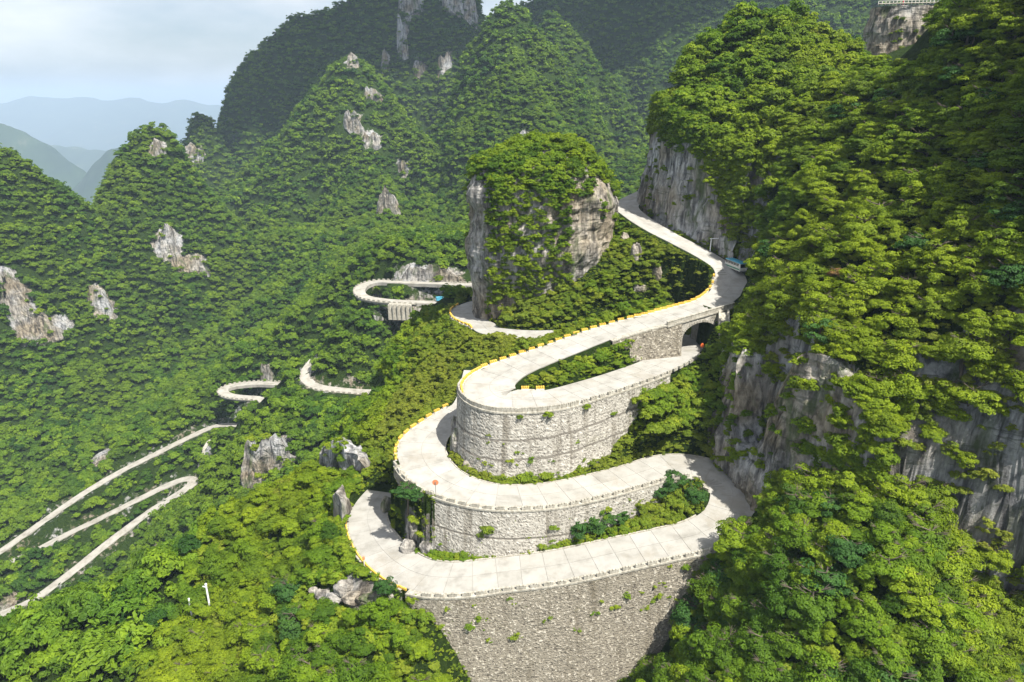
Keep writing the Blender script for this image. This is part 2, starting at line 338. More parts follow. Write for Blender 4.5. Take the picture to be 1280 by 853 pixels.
# ------------------------------------------------------------------ materials
def mat(name):
    m = bpy.data.materials.new(name); m.use_nodes = True; m.node_tree.nodes.clear(); return m
class NT:
    def __init__(s, m): s.t = m.node_tree
    def n(s, ty, **kw):
        x = s.t.nodes.new(ty)
        for k, v in kw.items():
            if k in x.bl_rna.properties.keys() and k != 'inputs': setattr(x, k, v)
        return x
    def l(s, a, b): s.t.links.new(a, b)
    def noise(s, scale, detail=5, rough=.55, vec=None, dist=0):
        x = s.n('ShaderNodeTexNoise'); x.inputs['Scale'].default_value = scale; x.inputs['Detail'].default_value = detail
        x.inputs['Roughness'].default_value = rough; x.inputs['Distortion'].default_value = dist
        if vec is not None: s.l(vec, x.inputs['Vector'])
        return x.outputs[0]
    def ramp(s, fac, stops):
        x = s.n('ShaderNodeValToRGB'); e = x.color_ramp.elements
        while len(e) < len(stops): e.new(.5)
        for i, (p, c) in enumerate(stops):
            e[i].position = p; e[i].color = (*c, 1) if len(c) == 3 else c
        s.l(fac, x.inputs[0]); return x.outputs[0]
    def mix(s, f, a, b, mode='MIX'):
        x = s.n('ShaderNodeMixRGB'); x.blend_type = mode
        for i, q in enumerate((f, a, b)):
            if hasattr(q, 'links'): s.l(q, x.inputs[i])
            elif isinstance(q, (int, float)): x.inputs[i].default_value = q if i == 0 else (q, q, q, 1)
            else: x.inputs[i].default_value = (*q, 1)
        return x.outputs[0]
    def math(s, op, a, b=0, clamp=False):
        x = s.n('ShaderNodeMath'); x.operation = op; x.use_clamp = clamp
        for i, q in enumerate((a, b)):
            if hasattr(q, 'links'): s.l(q, x.inputs[i])
            else: x.inputs[i].default_value = q
        return x.outputs[0]
    def mapped(s, scale, kind='Position'):
        if kind == 'Position': g = s.n('ShaderNodeNewGeometry').outputs['Position']
        else: g = s.n('ShaderNodeTexCoord').outputs['Object']
        x = s.n('ShaderNodeMapping'); x.inputs['Scale'].default_value = scale; s.l(g, x.inputs[0]); return x.outputs[0]
    def bump(s, h, dist, strength=1.0):
        x = s.n('ShaderNodeBump'); x.inputs['Distance'].default_value = dist; x.inputs['Strength'].default_value = strength
        s.l(h, x.inputs['Height']); return x.outputs[0]
    def out(s, sh, vol=None):
        o = s.n('ShaderNodeOutputMaterial'); s.l(sh, o.inputs[0]); return o
    def pbr(s, col, rough=.8, normal=None, metal=0, spec=.3):
        b = s.n('ShaderNodeBsdfPrincipled')
        if hasattr(col, 'links'): s.l(col, b.inputs['Base Color'])
        else: b.inputs['Base Color'].default_value = (*col, 1)
        if hasattr(rough, 'links'): s.l(rough, b.inputs['Roughness'])
        else: b.inputs['Roughness'].default_value = rough
        b.inputs['Metallic'].default_value = metal; b.inputs['Specular IOR Level'].default_value = spec
        if normal is not None: s.l(normal, b.inputs['Normal'])
        s.out(b.outputs[0]); return b

def rock_nodes(N, warm=0.35):
    v = N.mapped((1, 1, .32)); v2 = N.mapped((1, 1, 1)); vv = N.mapped((1, 1, .10)); vh = N.mapped((.25, .25, 1.6))
    a = N.noise(.16, 8, .62, v, .4); b = N.noise(.75, 7, .65, v, .3); c = N.noise(.5, 5, .6, vv, .2); w = N.noise(.06, 4, .5, v2); hb = N.noise(.5, 5, .6, vh, .5)
    base = N.ramp(b, [(.28, (.06, .06, .066)), (.41, (.24, .245, .25)), (.55, (.42, .42, .42)), (.74, (.60, .60, .59))])
    tan = N.ramp(b, [(.27, (.06, .048, .035)), (.48, (.22, .185, .135)), (.62, (.34, .295, .225)), (.8, (.52, .46, .36))])
    col = N.mix(N.ramp(w, [(.5-warm*.3, (0, 0, 0)), (.62, (1, 1, 1))]), base, tan)
    streak = N.ramp(c, [(.40, (.20, .20, .22)), (.50, (1, 1, 1))])
    col = N.mix(.75, col, streak, 'MULTIPLY')
    col = N.mix(N.ramp(hb, [(.60, (0, 0, 0)), (.66, (.55, .55, .55))]), col, (.07, .08, .05))
    moss = N.ramp(a, [(.56, (0, 0, 0)), (.66, (.8, .8, .8))])
    col = N.mix(moss, col, (.055, .085, .02))
    hgt = N.math('ADD', N.math('MULTIPLY', b, .7), N.math('MULTIPLY', N.math('ADD', c, hb), .6))
    return col, hgt
M = {}
m = mat('cliff_rock'); N = NT(m); c, h = rock_nodes(N); N.pbr(c, .9, N.bump(h, 1.1, .9), spec=.15); M['rock'] = m
m = mat('warm_rock'); N = NT(m); c, h = rock_nodes(N, .9); N.pbr(c, .9, N.bump(h, 1.1, .9), spec=.15); M['warm'] = m
m = mat('hillside_undergrowth'); N = NT(m)
c, h = rock_nodes(N); v = N.mapped((1, 1, 1))
g = N.ramp(N.noise(.9, 9, .8, v), [(.3, (.008, .016, .004)), (.5, (.022, .042, .007)), (.7, (.055, .085, .012)), (.85, (.10, .095, .035))])
at_ = N.n('ShaderNodeAttribute', attribute_name='rock')
f = N.math('ADD', at_.outputs['Fac'], N.math('MULTIPLY', N.math('SUBTRACT', N.noise(.3, 5, .6, v), .5), .8))
f = N.ramp(f, [(.42, (0, 0, 0)), (.52, (1, 1, 1))])
N.pbr(N.mix(f, g, c), .95, N.bump(N.math('ADD', h, N.noise(1.4, 6, .8, v)), 1.1, 1.0), spec=.1); M['ground'] = m

def leaf_mat(name, c0, c1, c2, zone=(.10, .13, .016)):
    m = mat(name); N = NT(m)
    oi = N.n('ShaderNodeObjectInfo'); la = N.n('ShaderNodeAttribute', attribute_name='tone')
    v = N.mapped((1, 1, 1))
    col = N.ramp(oi.outputs['Random'], [(0, c0), (.5, c1), (1, c2)])
    zn = N.ramp(N.noise(.021, 3, .5, v), [(.42, (0, 0, 0)), (.62, (.6, .6, .6))])
    col = N.mix(zn, col, zone)
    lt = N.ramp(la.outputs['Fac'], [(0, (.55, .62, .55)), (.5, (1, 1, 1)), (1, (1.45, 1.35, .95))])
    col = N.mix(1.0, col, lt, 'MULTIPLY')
    d = N.n('ShaderNodeBsdfPrincipled'); N.l(col, d.inputs['Base Color']); d.inputs['Roughness'].default_value = .62; d.inputs['Specular IOR Level'].default_value = .22
    t = N.n('ShaderNodeBsdfTranslucent'); N.l(N.mix(1.0, col, (1.25, 1.5, .5), 'MULTIPLY'), t.inputs[0])
    ms = N.n('ShaderNodeMixShader'); ms.inputs[0].default_value = .30; N.l(d.outputs[0], ms.inputs[1]); N.l(t.outputs[0], ms.inputs[2])
    N.out(ms.outputs[0]); return m
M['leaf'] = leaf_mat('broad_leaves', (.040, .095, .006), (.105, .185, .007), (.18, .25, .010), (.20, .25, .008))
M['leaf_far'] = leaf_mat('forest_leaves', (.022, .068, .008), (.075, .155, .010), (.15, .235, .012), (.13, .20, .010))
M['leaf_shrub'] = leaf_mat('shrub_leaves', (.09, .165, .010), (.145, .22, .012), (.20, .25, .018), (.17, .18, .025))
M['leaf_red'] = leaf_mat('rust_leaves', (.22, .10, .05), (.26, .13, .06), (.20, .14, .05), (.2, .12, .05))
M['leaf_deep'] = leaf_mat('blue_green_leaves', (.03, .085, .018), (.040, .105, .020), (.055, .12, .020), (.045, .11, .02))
m = mat('bark'); N = NT(m); N.pbr(N.ramp(N.noise(6, 5), [(.3, (.05, .04, .03)), (.7, (.16, .13, .10))]), .95); M['bark'] = m

m = mat('road_concrete'); N = NT(m); v = N.mapped((1, 1, 1)); oi = N.n('ShaderNodeObjectInfo')
c = N.ramp(N.noise(.35, 7, .6, v), [(.3, (.19, .18, .155)), (.50, (.31, .30, .27)), (.75, (.38, .365, .335))])
c = N.mix(.35, c, N.ramp(oi.outputs['Random'], [(0, (.30, .29, .265)), (.5, (.37, .36, .335)), (1, (.41, .40, .38))]))
c = N.mix(N.ramp(N.noise(.12, 6, .7, v), [(.54, (0, 0, 0)), (.68, (.6, .6, .6))]), c, (.26, .235, .19))
c = N.mix(N.ramp(N.noise(2.5, 4, .7, v), [(.62, (0, 0, 0)), (.7, (.35, .35, .35))]), c, (.22, .2, .17))
N.pbr(c, .85, N.bump(N.noise(5, 5, .7, v), .02, .5), spec=.2); M['road'] = m
m = mat('old_concrete'); N = NT(m); v = N.mapped((1, 1, 1)); c = N.ramp(N.noise(.25, 7, .65, v), [(.3, (.20, .185, .155)), (.5, (.31, .295, .26)), (.72, (.37, .355, .32))]); N.pbr(c, .9, spec=.1); M['road_old'] = m
m = mat('joint_filler'); N = NT(m); N.pbr((.25, .24, .215), .95); M['joint'] = m
def stonework(name, a, b, c_):
    m = mat(name); N = NT(m); v = N.mapped((1, 1, 1)); t = N.n('ShaderNodeAttribute', attribute_name='tone'); j = N.n('ShaderNodeAttribute', attribute_name='joint')
    col = N.ramp(t.outputs['Fac'], [(0, a), (.25, b), (.75, b), (1, c_)])
    col = N.mix(.6, col, N.ramp(N.noise(3.5, 5, .7, v), [(.3, (.45, .44, .42)), (.7, (1.3, 1.28, 1.22))]), 'MULTIPLY')
    vv = N.mapped((1, 1, .06))
    col = N.mix(N.ramp(N.noise(.55, 6, .65, vv, .3), [(.50, (0, 0, 0)), (.70, (.7, .7, .7))]), col, (.105, .088, .060))
    col = N.mix(N.ramp(N.noise(.14, 6, .7, v), [(.60, (0, 0, 0)), (.74, (.5, .5, .5))]), col, (.12, .12, .035))
    col = N.mix(j.outputs['Fac'], col, (.10, .09, .075))
    N.pbr(col, .92, N.bump(N.noise(4, 5, .7, v), .05, .7), spec=.15); return m
M['stone'] = stonework('rubble_stone', (.08, .07, .06), (.27, .245, .20), (.62, .58, .50))
M['stone_pale'] = stonework('pale_rubble_stone', (.17, .16, .145), (.41, .39, .35), (.66, .64, .59))
m = mat('weathered_cement'); N = NT(m); v = N.mapped((1, 1, .5)); N.pbr(N.ramp(N.noise(1.6, 6, .7, v), [(.3, (.17, .155, .12)), (.5, (.33, .31, .26)), (.7, (.48, .46, .40))]), .9, N.bump(N.noise(5, 4), .03, .6)); M['cement'] = m
m = mat('yellow_paint'); N = NT(m); v = N.mapped((1, 1, 1)); N.pbr(N.ramp(N.noise(1.5, 6, .7, v), [(.3, (.42, .26, .05)), (.5, (.66, .42, .06)), (.75, (.72, .50, .16))]), .7); M['yellow'] = m
m = mat('white_paint'); N = NT(m); v = N.mapped((1, 1, 1)); N.pbr(N.ramp(N.noise(2, 6, .7, v), [(.3, (.5, .48, .42)), (.7, (.74, .72, .66))]), .7); M['white'] = m
m = mat('orange_plastic'); N = NT(m); N.pbr((.75, .16, .04), .45); M['orange'] = m
m = mat('mirror_back'); N = NT(m); N.pbr((.60, .22, .10), .5); M['orange2'] = m
m = mat('white_metal'); N = NT(m); N.pbr((.8, .8, .8), .4); M['wmetal'] = m
m = mat('grey_metal'); N = NT(m); N.pbr((.3, .3, .3), .45, metal=.6); M['gmetal'] = m
m = mat('blue_panel'); N = NT(m); N.pbr((.07, .30, .42), .4); M['blue'] = m
m = mat('green_panel'); N = NT(m); N.pbr((.06, .22, .13), .5); M['green'] = m
m = mat('dark_glass'); N = NT(m); N.pbr((.02, .025, .03), .12, spec=.6); M['glass'] = m
m = mat('tyre_rubber'); N = NT(m); N.pbr((.02, .02, .02), .9); M['rubber'] = m
m = mat('red_cloth'); N = NT(m); N.pbr((.6, .05, .12), .8); M['red'] = m
m = mat('skin'); N = NT(m); N.pbr((.5, .32, .24), .6); M['skin'] = m
m = mat('hair'); N = NT(m); N.pbr((.02, .015, .012), .6); M['hair'] = m
m = mat('far_hills'); N = NT(m); v = N.mapped((1, 1, 1)); N.pbr(N.ramp(N.noise(.0035, 9, .72, v), [(.3, (.012, .028, .012)), (.58, (.03, .055, .02)), (.70, (.12, .12, .08)), (.8, (.25, .23, .18))]), .95, spec=.05); M['far'] = m

# ------------------------------------------------------------------ object helpers
def link(name, me, parent=None):
    o = bpy.data.objects.new(name, me); COL.objects.link(o)
    if parent is not None: o.parent = parent
    return o
def mesh(name, V, Fc, mats, smooth=False, midx=None, attrs=None):
    me = bpy.data.meshes.new(name); V = np.asarray(V, float)
    if isinstance(Fc, np.ndarray):
        n, k = Fc.shape
        me.vertices.add(len(V)); me.vertices.foreach_set('co', V.ravel())
        me.loops.add(n*k); me.loops.foreach_set('vertex_index', Fc.ravel().astype(np.int32))
        me.polygons.add(n); me.polygons.foreach_set('loop_start', np.arange(0, n*k, k, dtype=np.int32))
        me.polygons.foreach_set('loop_total', np.full(n, k, np.int32)); me.update(calc_edges=True)
    else:
        me.from_pydata([tuple(v) for v in V], [], Fc)
    for mm in (mats if isinstance(mats, (list, tuple)) else [mats]): me.materials.append(mm)
    if midx is not None: me.polygons.foreach_set('material_index', np.asarray(midx, np.int32))
    me.polygons.foreach_set('use_smooth', np.full(len(me.polygons), smooth))
    for k, val in (attrs or {}).items():
        a = me.attributes.new(k, 'FLOAT', 'POINT'); a.data.foreach_set('value', np.asarray(val, np.float32))
    me.update(); return me
def empty(name, loc):
    o = bpy.data.objects.new(name, None); o.location = loc; o.empty_display_size = .5; COL.objects.link(o); return o
def tag(o, label=None, cat=None, group=None, kind=None):
    if label: o['label'] = label
    if cat: o['category'] = cat
    if group: o['group'] = group
    if kind: o['kind'] = kind
    return o
class MB:
    def __init__(s): s.V = []; s.F = []; s.m = []
    def add(s, V, Fc, mi=0):
        b = len(s.V); s.V += [tuple(v) for v in V]; s.F += [tuple(i+b for i in f) for f in Fc]; s.m += [mi]*len(Fc); return s
    def box(s, c, size, rz=0, mi=0, taper=1.0):
        x, y, z = [q/2 for q in size]; ca, sa = math.cos(rz), math.sin(rz); V = []
        for dz in (-z, z):
            k = taper if dz > 0 else 1
            for dx, dy in ((-x, -y), (x, -y), (x, y), (-x, y)):
                dx *= k; dy *= k
                V.append((c[0]+dx*ca-dy*sa, c[1]+dx*sa+dy*ca, c[2]+dz))
        return s.add(V, [(3, 2, 1, 0), (4, 5, 6, 7), (0, 1, 5, 4), (1, 2, 6, 5), (2, 3, 7, 6), (3, 0, 4, 7)], mi)
    def tube(s, a, b, r, r2=None, n=8, mi=0):
        a = Vector(a); b = Vector(b); d = (b-a).normalized(); u = d.orthogonal().normalized(); w = d.cross(u); r2 = r if r2 is None else r2
        V = []
        for p, q in ((a, r), (b, r2)):
            for i in range(n):
                t = 2*PI*i/n; V.append(p+(u*math.cos(t)+w*math.sin(t))*q)
        Fc = [(i, (i+1) % n, n+(i+1) % n, n+i) for i in range(n)]+[tuple(range(n))[::-1], tuple(range(n, 2*n))]
        return s.add(V, Fc, mi)
    def build(s, name, mats, parent=None, origin=(0, 0, 0), smooth=False):
        V = np.array(s.V, float)-np.array(origin)
        return link(name, mesh(name, V, s.F, mats, smooth, s.m), parent)

# ------------------------------------------------------------------ terrain meshes
ROCKB = []     # world-space patches of bare rock (x,y,z,r)
def grid_mesh(name, x0, x1, y0, y1, st, hole=None, jitter=0.0, drop=0.0, label=None):
    xs = np.arange(x0, x1+.01, st); ys = np.arange(y0, y1+.01, st)
    X, Y = np.meshgrid(xs, ys); Z = height(X, Y)
    if hole:
        inh = (X > hole[0]) & (X < hole[1]) & (Y > hole[2]) & (Y < hole[3]); Z = np.where(inh, Z-drop, Z)
    ny, nx = X.shape; idx = np.arange(nx*ny).reshape(ny, nx)
    q = np.stack([idx[:-1, :-1], idx[:-1, 1:], idx[1:, 1:], idx[1:, :-1]], -1).reshape(-1, 4)
    if hole:
        g = st*1.5; cx = X[:-1, :-1].ravel()+st/2; cy = Y[:-1, :-1].ravel()+st/2
        keep = ~((cx > hole[0]+g) & (cx < hole[1]-g) & (cy > hole[2]+g) & (cy < hole[3]-g)); q = q[keep]
    gy, gx = np.gradient(Z, st); nzv = 1/np.sqrt(1+gx*gx+gy*gy)
    return dict(name=name, X=X, Y=Y, Z=Z, q=q, nz=nzv, x0=x0, y0=y0, st=st, gx=gx, gy=gy)
NEAR = (-80, 120, 60, 276); MID = (-420, 330, -90, 760); 
G0 = grid_mesh('terrain', NEAR[0], NEAR[1], NEAR[2], NEAR[3], 0.65)
G1 = grid_mesh('terrain', MID[0], MID[1], MID[2], MID[3], 3.4, NEAR, drop=3)
G2 = grid_mesh('terrain', -1000, 1000, -300, 1500, 9.0, MID, drop=6)
GR = [G0, G1, G2]
def gsamp(g, x, y, key='Z'):
    fx = (x-g['x0'])/g['st']; fy = (y-g['y0'])/g['st']; A = g[key]; ny, nx = A.shape
    ix = np.clip(fx.astype(int), 0, nx-2); iy = np.clip(fy.astype(int), 0, ny-2); fx = np.clip(fx-ix, 0, 1); fy = np.clip(fy-iy, 0, 1)
    return (A[iy, ix]*(1-fx)+A[iy, ix+1]*fx)*(1-fy)+(A[iy+1, ix]*(1-fx)+A[iy+1, ix+1]*fx)*fy
def inbox(b, x, y): return (x > b[0]) & (x < b[1]) & (y > b[2]) & (y < b[3])
def hz(x, y, key='Z'):
    x = np.atleast_1d(np.asarray(x, float)); y = np.atleast_1d(np.asarray(y, float))
    r = gsamp(G2, x, y, key); m1 = inbox(MID, x, y); r[m1] = gsamp(G1, x[m1], y[m1], key)
    m0 = inbox(NEAR, x, y); r[m0] = gsamp(G0, x[m0], y[m0], key); return r
def hit(u, v, t0=40, t1=1600, n=2600):
    d = ray(u, v); d = d/d[1]; t = np.geomspace(t0, t1, n); P = t[:, None]*d[None]
    below = P[:, 2] < hz(P[:, 0], P[:, 1]); k = np.argmax(below)
    return P[k] if below.any() else None
# bare rock seen in the photograph (u, v, radius px)
for u, v, r, sq in [(197,186,9,1),(210,305,13,1.5),(240,332,16,.7),(20,372,12,1.4),(32,395,12,1.4),(45,412,15,1),(68,410,14,.9),(4,345,10,1),(120,368,7,1.6),(132,388,9,1.6),(437,76,7,1.5),(466,118,9,.5),(442,150,10,1),(465,175,12,.9),(504,209,9,.8),(484,258,13,1),(372,263,5,1),
   (330,578,26,.9),(352,566,18,.9),(415,572,20,.6),(440,568,18,.7),(452,585,12,1),(335,467,9,1),(430,476,16,.25),(520,342,26,.35),(550,346,26,.35),(470,366,8,.8),(520,385,22,.4),(655,172,8,1),(445,742,30,.35),(470,750,28,.3),
   (425,640,10,1.8),(15,748,10,.6),(105,742,10,.6),(195,680,6,1.6),(515,668,14,1.4),(535,690,10,.8),(580,560,16,1.4),(575,585,14,1),(265,560,10,1.8),
   (515,6,14,.8),(503,45,7,2.5),(570,8,12,1),(590,20,10,1),(524,86,9,.7),(556,80,10,.8),(482,75,6,2.2),(130,575,18,.35),(195,545,18,.3),
   (240,30,1,1)]:
    p = hit(u, v)
    if p is None: continue
    dist = p[1]*cs-p[2]*sn; ROCKB.append((*p, r*dist/F, sq))
ROCKB = ROCKB[:-1] if len(ROCKB) > 1 else ROCKB
def rockmask(P):
    m = np.zeros(len(P))
    for x, y, z, r, sq in ROCKB:
        d = np.sqrt(((P[:, 0]-x)/r)**2+((P[:, 1]-y)/(r*1.6))**2+((P[:, 2]-z)/(r*sq))**2)
        m = np.maximum(m, np.clip(1.6-d, 0, 1))
    return m
for g in GR:
    V = np.stack([g['X'].ravel(), g['Y'].ravel(), g['Z'].ravel()], 1)
    used = np.zeros(len(V), bool); used[g['q'].ravel()] = True; remap = np.cumsum(used)-1
    Vk = V[used]; steep = sstep(.62, .42, g['nz'].ravel()[used]); rm = rockmask(Vk)
    g['rock'] = None
    isnear = g is G0
    rock = np.clip(rm+steep*(.26 if isnear else .10), 0, 1)
    if isnear or g is G1:
        k = (1-g['nz'].ravel()[used])[:, None]*(1.6 if isnear else 4.0)
        off = np.stack([fbm(Vk[:, 0]/5, Vk[:, 1]/5, Vk[:, 2]/5, 3, 3), fbm(Vk[:, 0]/5, Vk[:, 1]/5, Vk[:, 2]/5, 3, 9), 0*Vk[:, 0]], 1)
        rd = roadclear = 1.0
        if isnear:
            dr = np.full(len(Vk), 1e9)
            for R in (RA, RB):
                for q in R[::2]: dr = np.minimum(dr, np.hypot(Vk[:, 0]-q[0], Vk[:, 1]-q[1])-q[3])
            rd = sstep(1.5, 5, dr)[:, None]
        Vk = Vk+off*k*rd
        if isnear:
            for pl in (ml[:8], mb[2:-1]):
                _s, _n = sdist_open(pl, Vk[:, 0], Vk[:, 1]); rock = np.maximum(rock, (_s < 7)*steep*.95)
    if g is G1:
        drf = np.full(len(Vk), 1e9)
        for Rr in RF:
            for q_ in Rr: drf = np.minimum(drf, np.hypot(Vk[:, 0]-q_[0], Vk[:, 1]-q_[1])-q_[3])
        rock = np.maximum(rock, (drf < 4.5)*.42)
    o = link('terrain', mesh('terrain', Vk, remap[g['q']], M['ground'], not isnear, attrs={'rock': rock})); tag(o, kind='structure')

# ground plain and far ranges
def ring_ground():
    V = []; Fc = []; rs = [0, 900, 1400, 2300, 3500, 5000, 9000, 16000, 30000]; zs = [-400, -400, -430, -800, -1050, -1150, -1150, -1150, -1150]; n = 64
    for r, z0 in zip(rs, zs):
        for i in range(n): V.append((r*math.sin(2*PI*i/n), r*math.cos(2*PI*i/n), z0))
    for a in range(len(rs)-1):
        for i in range(n): Fc.append((a*n+i, a*n+(i+1) % n, (a+1)*n+(i+1) % n, (a+1)*n+i))
    return link('ground', mesh('ground', V, Fc, M['far']))
tag(ring_ground(), kind='structure')
def far_range(pts, depth, Y, seed, rough=.06):
    P = np.array([at(u, v, Y) for u, v in pts]); xs = np.linspace(P[0, 0], P[-1, 0], 220); zc = np.interp(xs, P[:, 0], P[:, 2])
    zc = zc+fbm(xs/(Y*.035), xs*0, 0, 6, seed, .55)*Y*rough*.14
    ts = np.linspace(-1, 1, 70); V = []
    X, T = np.meshgrid(xs, ts); ZC = np.tile(zc, (len(ts), 1)); base = -1180.0
    prof = np.abs(T)**.85
    Yv = Y+T*depth
    rg = ridged(X/(depth*.38), Yv/(depth*.8), 0, 5, seed+3)
    Z = base+(ZC-base)*np.clip(1-prof*(1+.35*rg*(1-np.abs(T))*4*np.abs(T)), 0, 1.0)
    idx = np.arange(X.size).reshape(X.shape)
    q = np.stack([idx[:-1, :-1], idx[:-1, 1:], idx[1:, 1:], idx[1:, :-1]], -1).reshape(-1, 4)
    o = link('hills', mesh('hills', np.stack([X.ravel(), Yv.ravel(), Z.ravel()], 1), q, M['far'], True)); tag(o, kind='structure')
far_range([(-500,120),(-200,130),(0,152),(30,165),(65,180),(95,205),(103,212),(125,235),(200,300)], 1300, 5200, 5)
far_range([(-200,330),(60,262),(100,222),(118,200),(138,184),(160,182),(185,190),(260,160),(330,120),(500,80)], 1100, 4900, 6)
far_range([(-400,165),(0,172),(60,180),(130,190),(300,165),(420,150)], 2500, 8500, 8)
far_range([(-700,118),(-200,120),(0,126),(40,120),(110,120),(180,124),(240,126),(300,130),(700,118),(1400,110)], 4500, 16000, 12, .05)

# ------------------------------------------------------------------ roads
def strip(name, R, zoff, mats, parent=None, widen=0.0, skirt=.5, kind='structure'):
    Lf, Rt = edges(R, widen); n = len(R); V = []; Fc = []
    for i in range(n):
        c = R[i, :3]
        V += [(*Lf[i, :2], Lf[i, 2]+zoff-skirt), (*Lf[i, :2], Lf[i, 2]+zoff), (c[0], c[1], c[2]+zoff+.04), (*Rt[i, :2], Rt[i, 2]+zoff), (*Rt[i, :2], Rt[i, 2]+zoff-skirt)]
    for i in range(n-1):
        for k in range(4): Fc.append((i*5+k, i*5+k+1, i*5+k+6, i*5+k+5)[::-1])
    o = link(name, mesh(name, V, np.array(Fc), mats, False), parent)
    if kind: tag(o, kind=kind)
    return o
def lerp_row(R, s):
    i = min(int(s), len(R)-2); f = s-i; return R[i]*(1-f)+R[i+1]*f
def slabs(R, parent, Ls, step):
    n = len(R); tl = (n-1)*1.0; cnt = int(tl/Ls)
    Le, Re = edges(R)
    for k in range(cnt):
        for lane in (0, 1):
            a = k*tl/cnt+.03; b = (k+1)*tl/cnt-.03; V = []; Fc = []; rows = 5
            for r in range(rows):
                s = a+(b-a)*r/(rows-1); p = lerp_row(Le, s); q = lerp_row(Re, s)
                w = np.linalg.norm(p[:2]-q[:2]); f0 = 0 if lane == 0 else .5+.03/w; f1 = .5-.03/w if lane == 0 else 1
                A = p+(q-p)*f0; B = p+(q-p)*f1; tilt = 0.035
                V += [(A[0], A[1], A[2]-.05), (A[0], A[1], A[2]+tilt), (B[0], B[1], B[2]+tilt), (B[0], B[1], B[2]-.05)]
            for r in range(rows-1):
                for c in range(3): Fc.append((r*4+c, r*4+4+c, r*4+5+c, r*4+c+1))
            Fc += [(0, 1, 2, 3), ((rows-1)*4+3, (rows-1)*4+2, (rows-1)*4+1, (rows-1)*4)]
            link('concrete_slab', mesh('concrete_slab', V, Fc, M['road']), parent)
ro = strip('road', RA, -.06, M['joint']); slabs(RA, ro, 4.6, 1)
roB = strip('road', RB, -.06, M['joint']); slabs(RB, roB, 4.6, 1)
for R in RF: strip('road', R, .12, M['road_old'], widen=.0, skirt=2.0)
# ------------------------------------------------------------------ path helper along a road's side
def side_path(R, i0, i1, side, off):
    Le, Re = edges(R, off); P = (Le if side == 'L' else Re)[i0:i1+1].copy(); return P
def resamp(P, st):
    return resample(P, st)
def shared_blocks(name, proto_me, P, spacing, parent, zoff, limit=300, skip=None):
    Q = resample(P, spacing); T = np.gradient(Q[:, :2], axis=0); out = []
    for i in range(len(Q)):
        if skip and skip(i): continue
        o = link(name, proto_me, parent); o.location = (Q[i, 0], Q[i, 1], Q[i, 2]+zoff); o.rotation_euler = (0, 0, math.atan2(T[i, 1], T[i, 0])+random.uniform(-.03, .03)); s = random.uniform(.94, 1.06); o.scale = (s, 1, random.uniform(.9, 1.06))
        out.append(o)
    return out
def coping(P_in, P_out, z, parent, name='coping', m=None, th=.35):
    n = min(len(P_in), len(P_out)); V = []; Fc = []
    for i in range(n):
        a, b = P_in[i], P_out[i]
        V += [(a[0], a[1], a[2]+z-th), (a[0], a[1], a[2]+z), (b[0], b[1], b[2]+z), (b[0], b[1], b[2]+z-th)]
    for i in range(n-1):
        for k in range(3): Fc.append((i*4+k, i*4+k+4, i*4+k+5, i*4+k+1))
        Fc.append((i*4+3, i*4+7, i*4+4, i*4))
    return link(name, mesh(name, V, np.array(Fc), m or M['cement']), parent)
def cells(s, z, cw, ch, seed):
    row = np.floor(z/ch); best = np.full(s.shape, 9.); sec = np.full(s.shape, 9.); tone = np.zeros(s.shape)
    for dj in (-1, 0, 1):
        r = (row+dj).astype(np.int64); sh = _h(r, r*0, r*0, seed)*cw; col = np.floor((s+sh)/cw)
        for di in (-1, 0, 1):
            c = (col+di).astype(np.int64)
            px = (c+.5+(_h(c, r, c*0, seed+1)-.5)*.55)*cw-sh; pz = (r+.5+(_h(c, r, c*0, seed+2)-.5)*.5)*ch
            d = np.hypot((s-px)/cw, (z-pz)/ch); t = _h(c, r, c*0, seed+3)
            nb = d < best; sec = np.where(nb, best, np.minimum(sec, d)); tone = np.where(nb, t, tone); best = np.where(nb, d, best)
    return tone, np.clip(1-(sec-best)/.16, 0, 1)
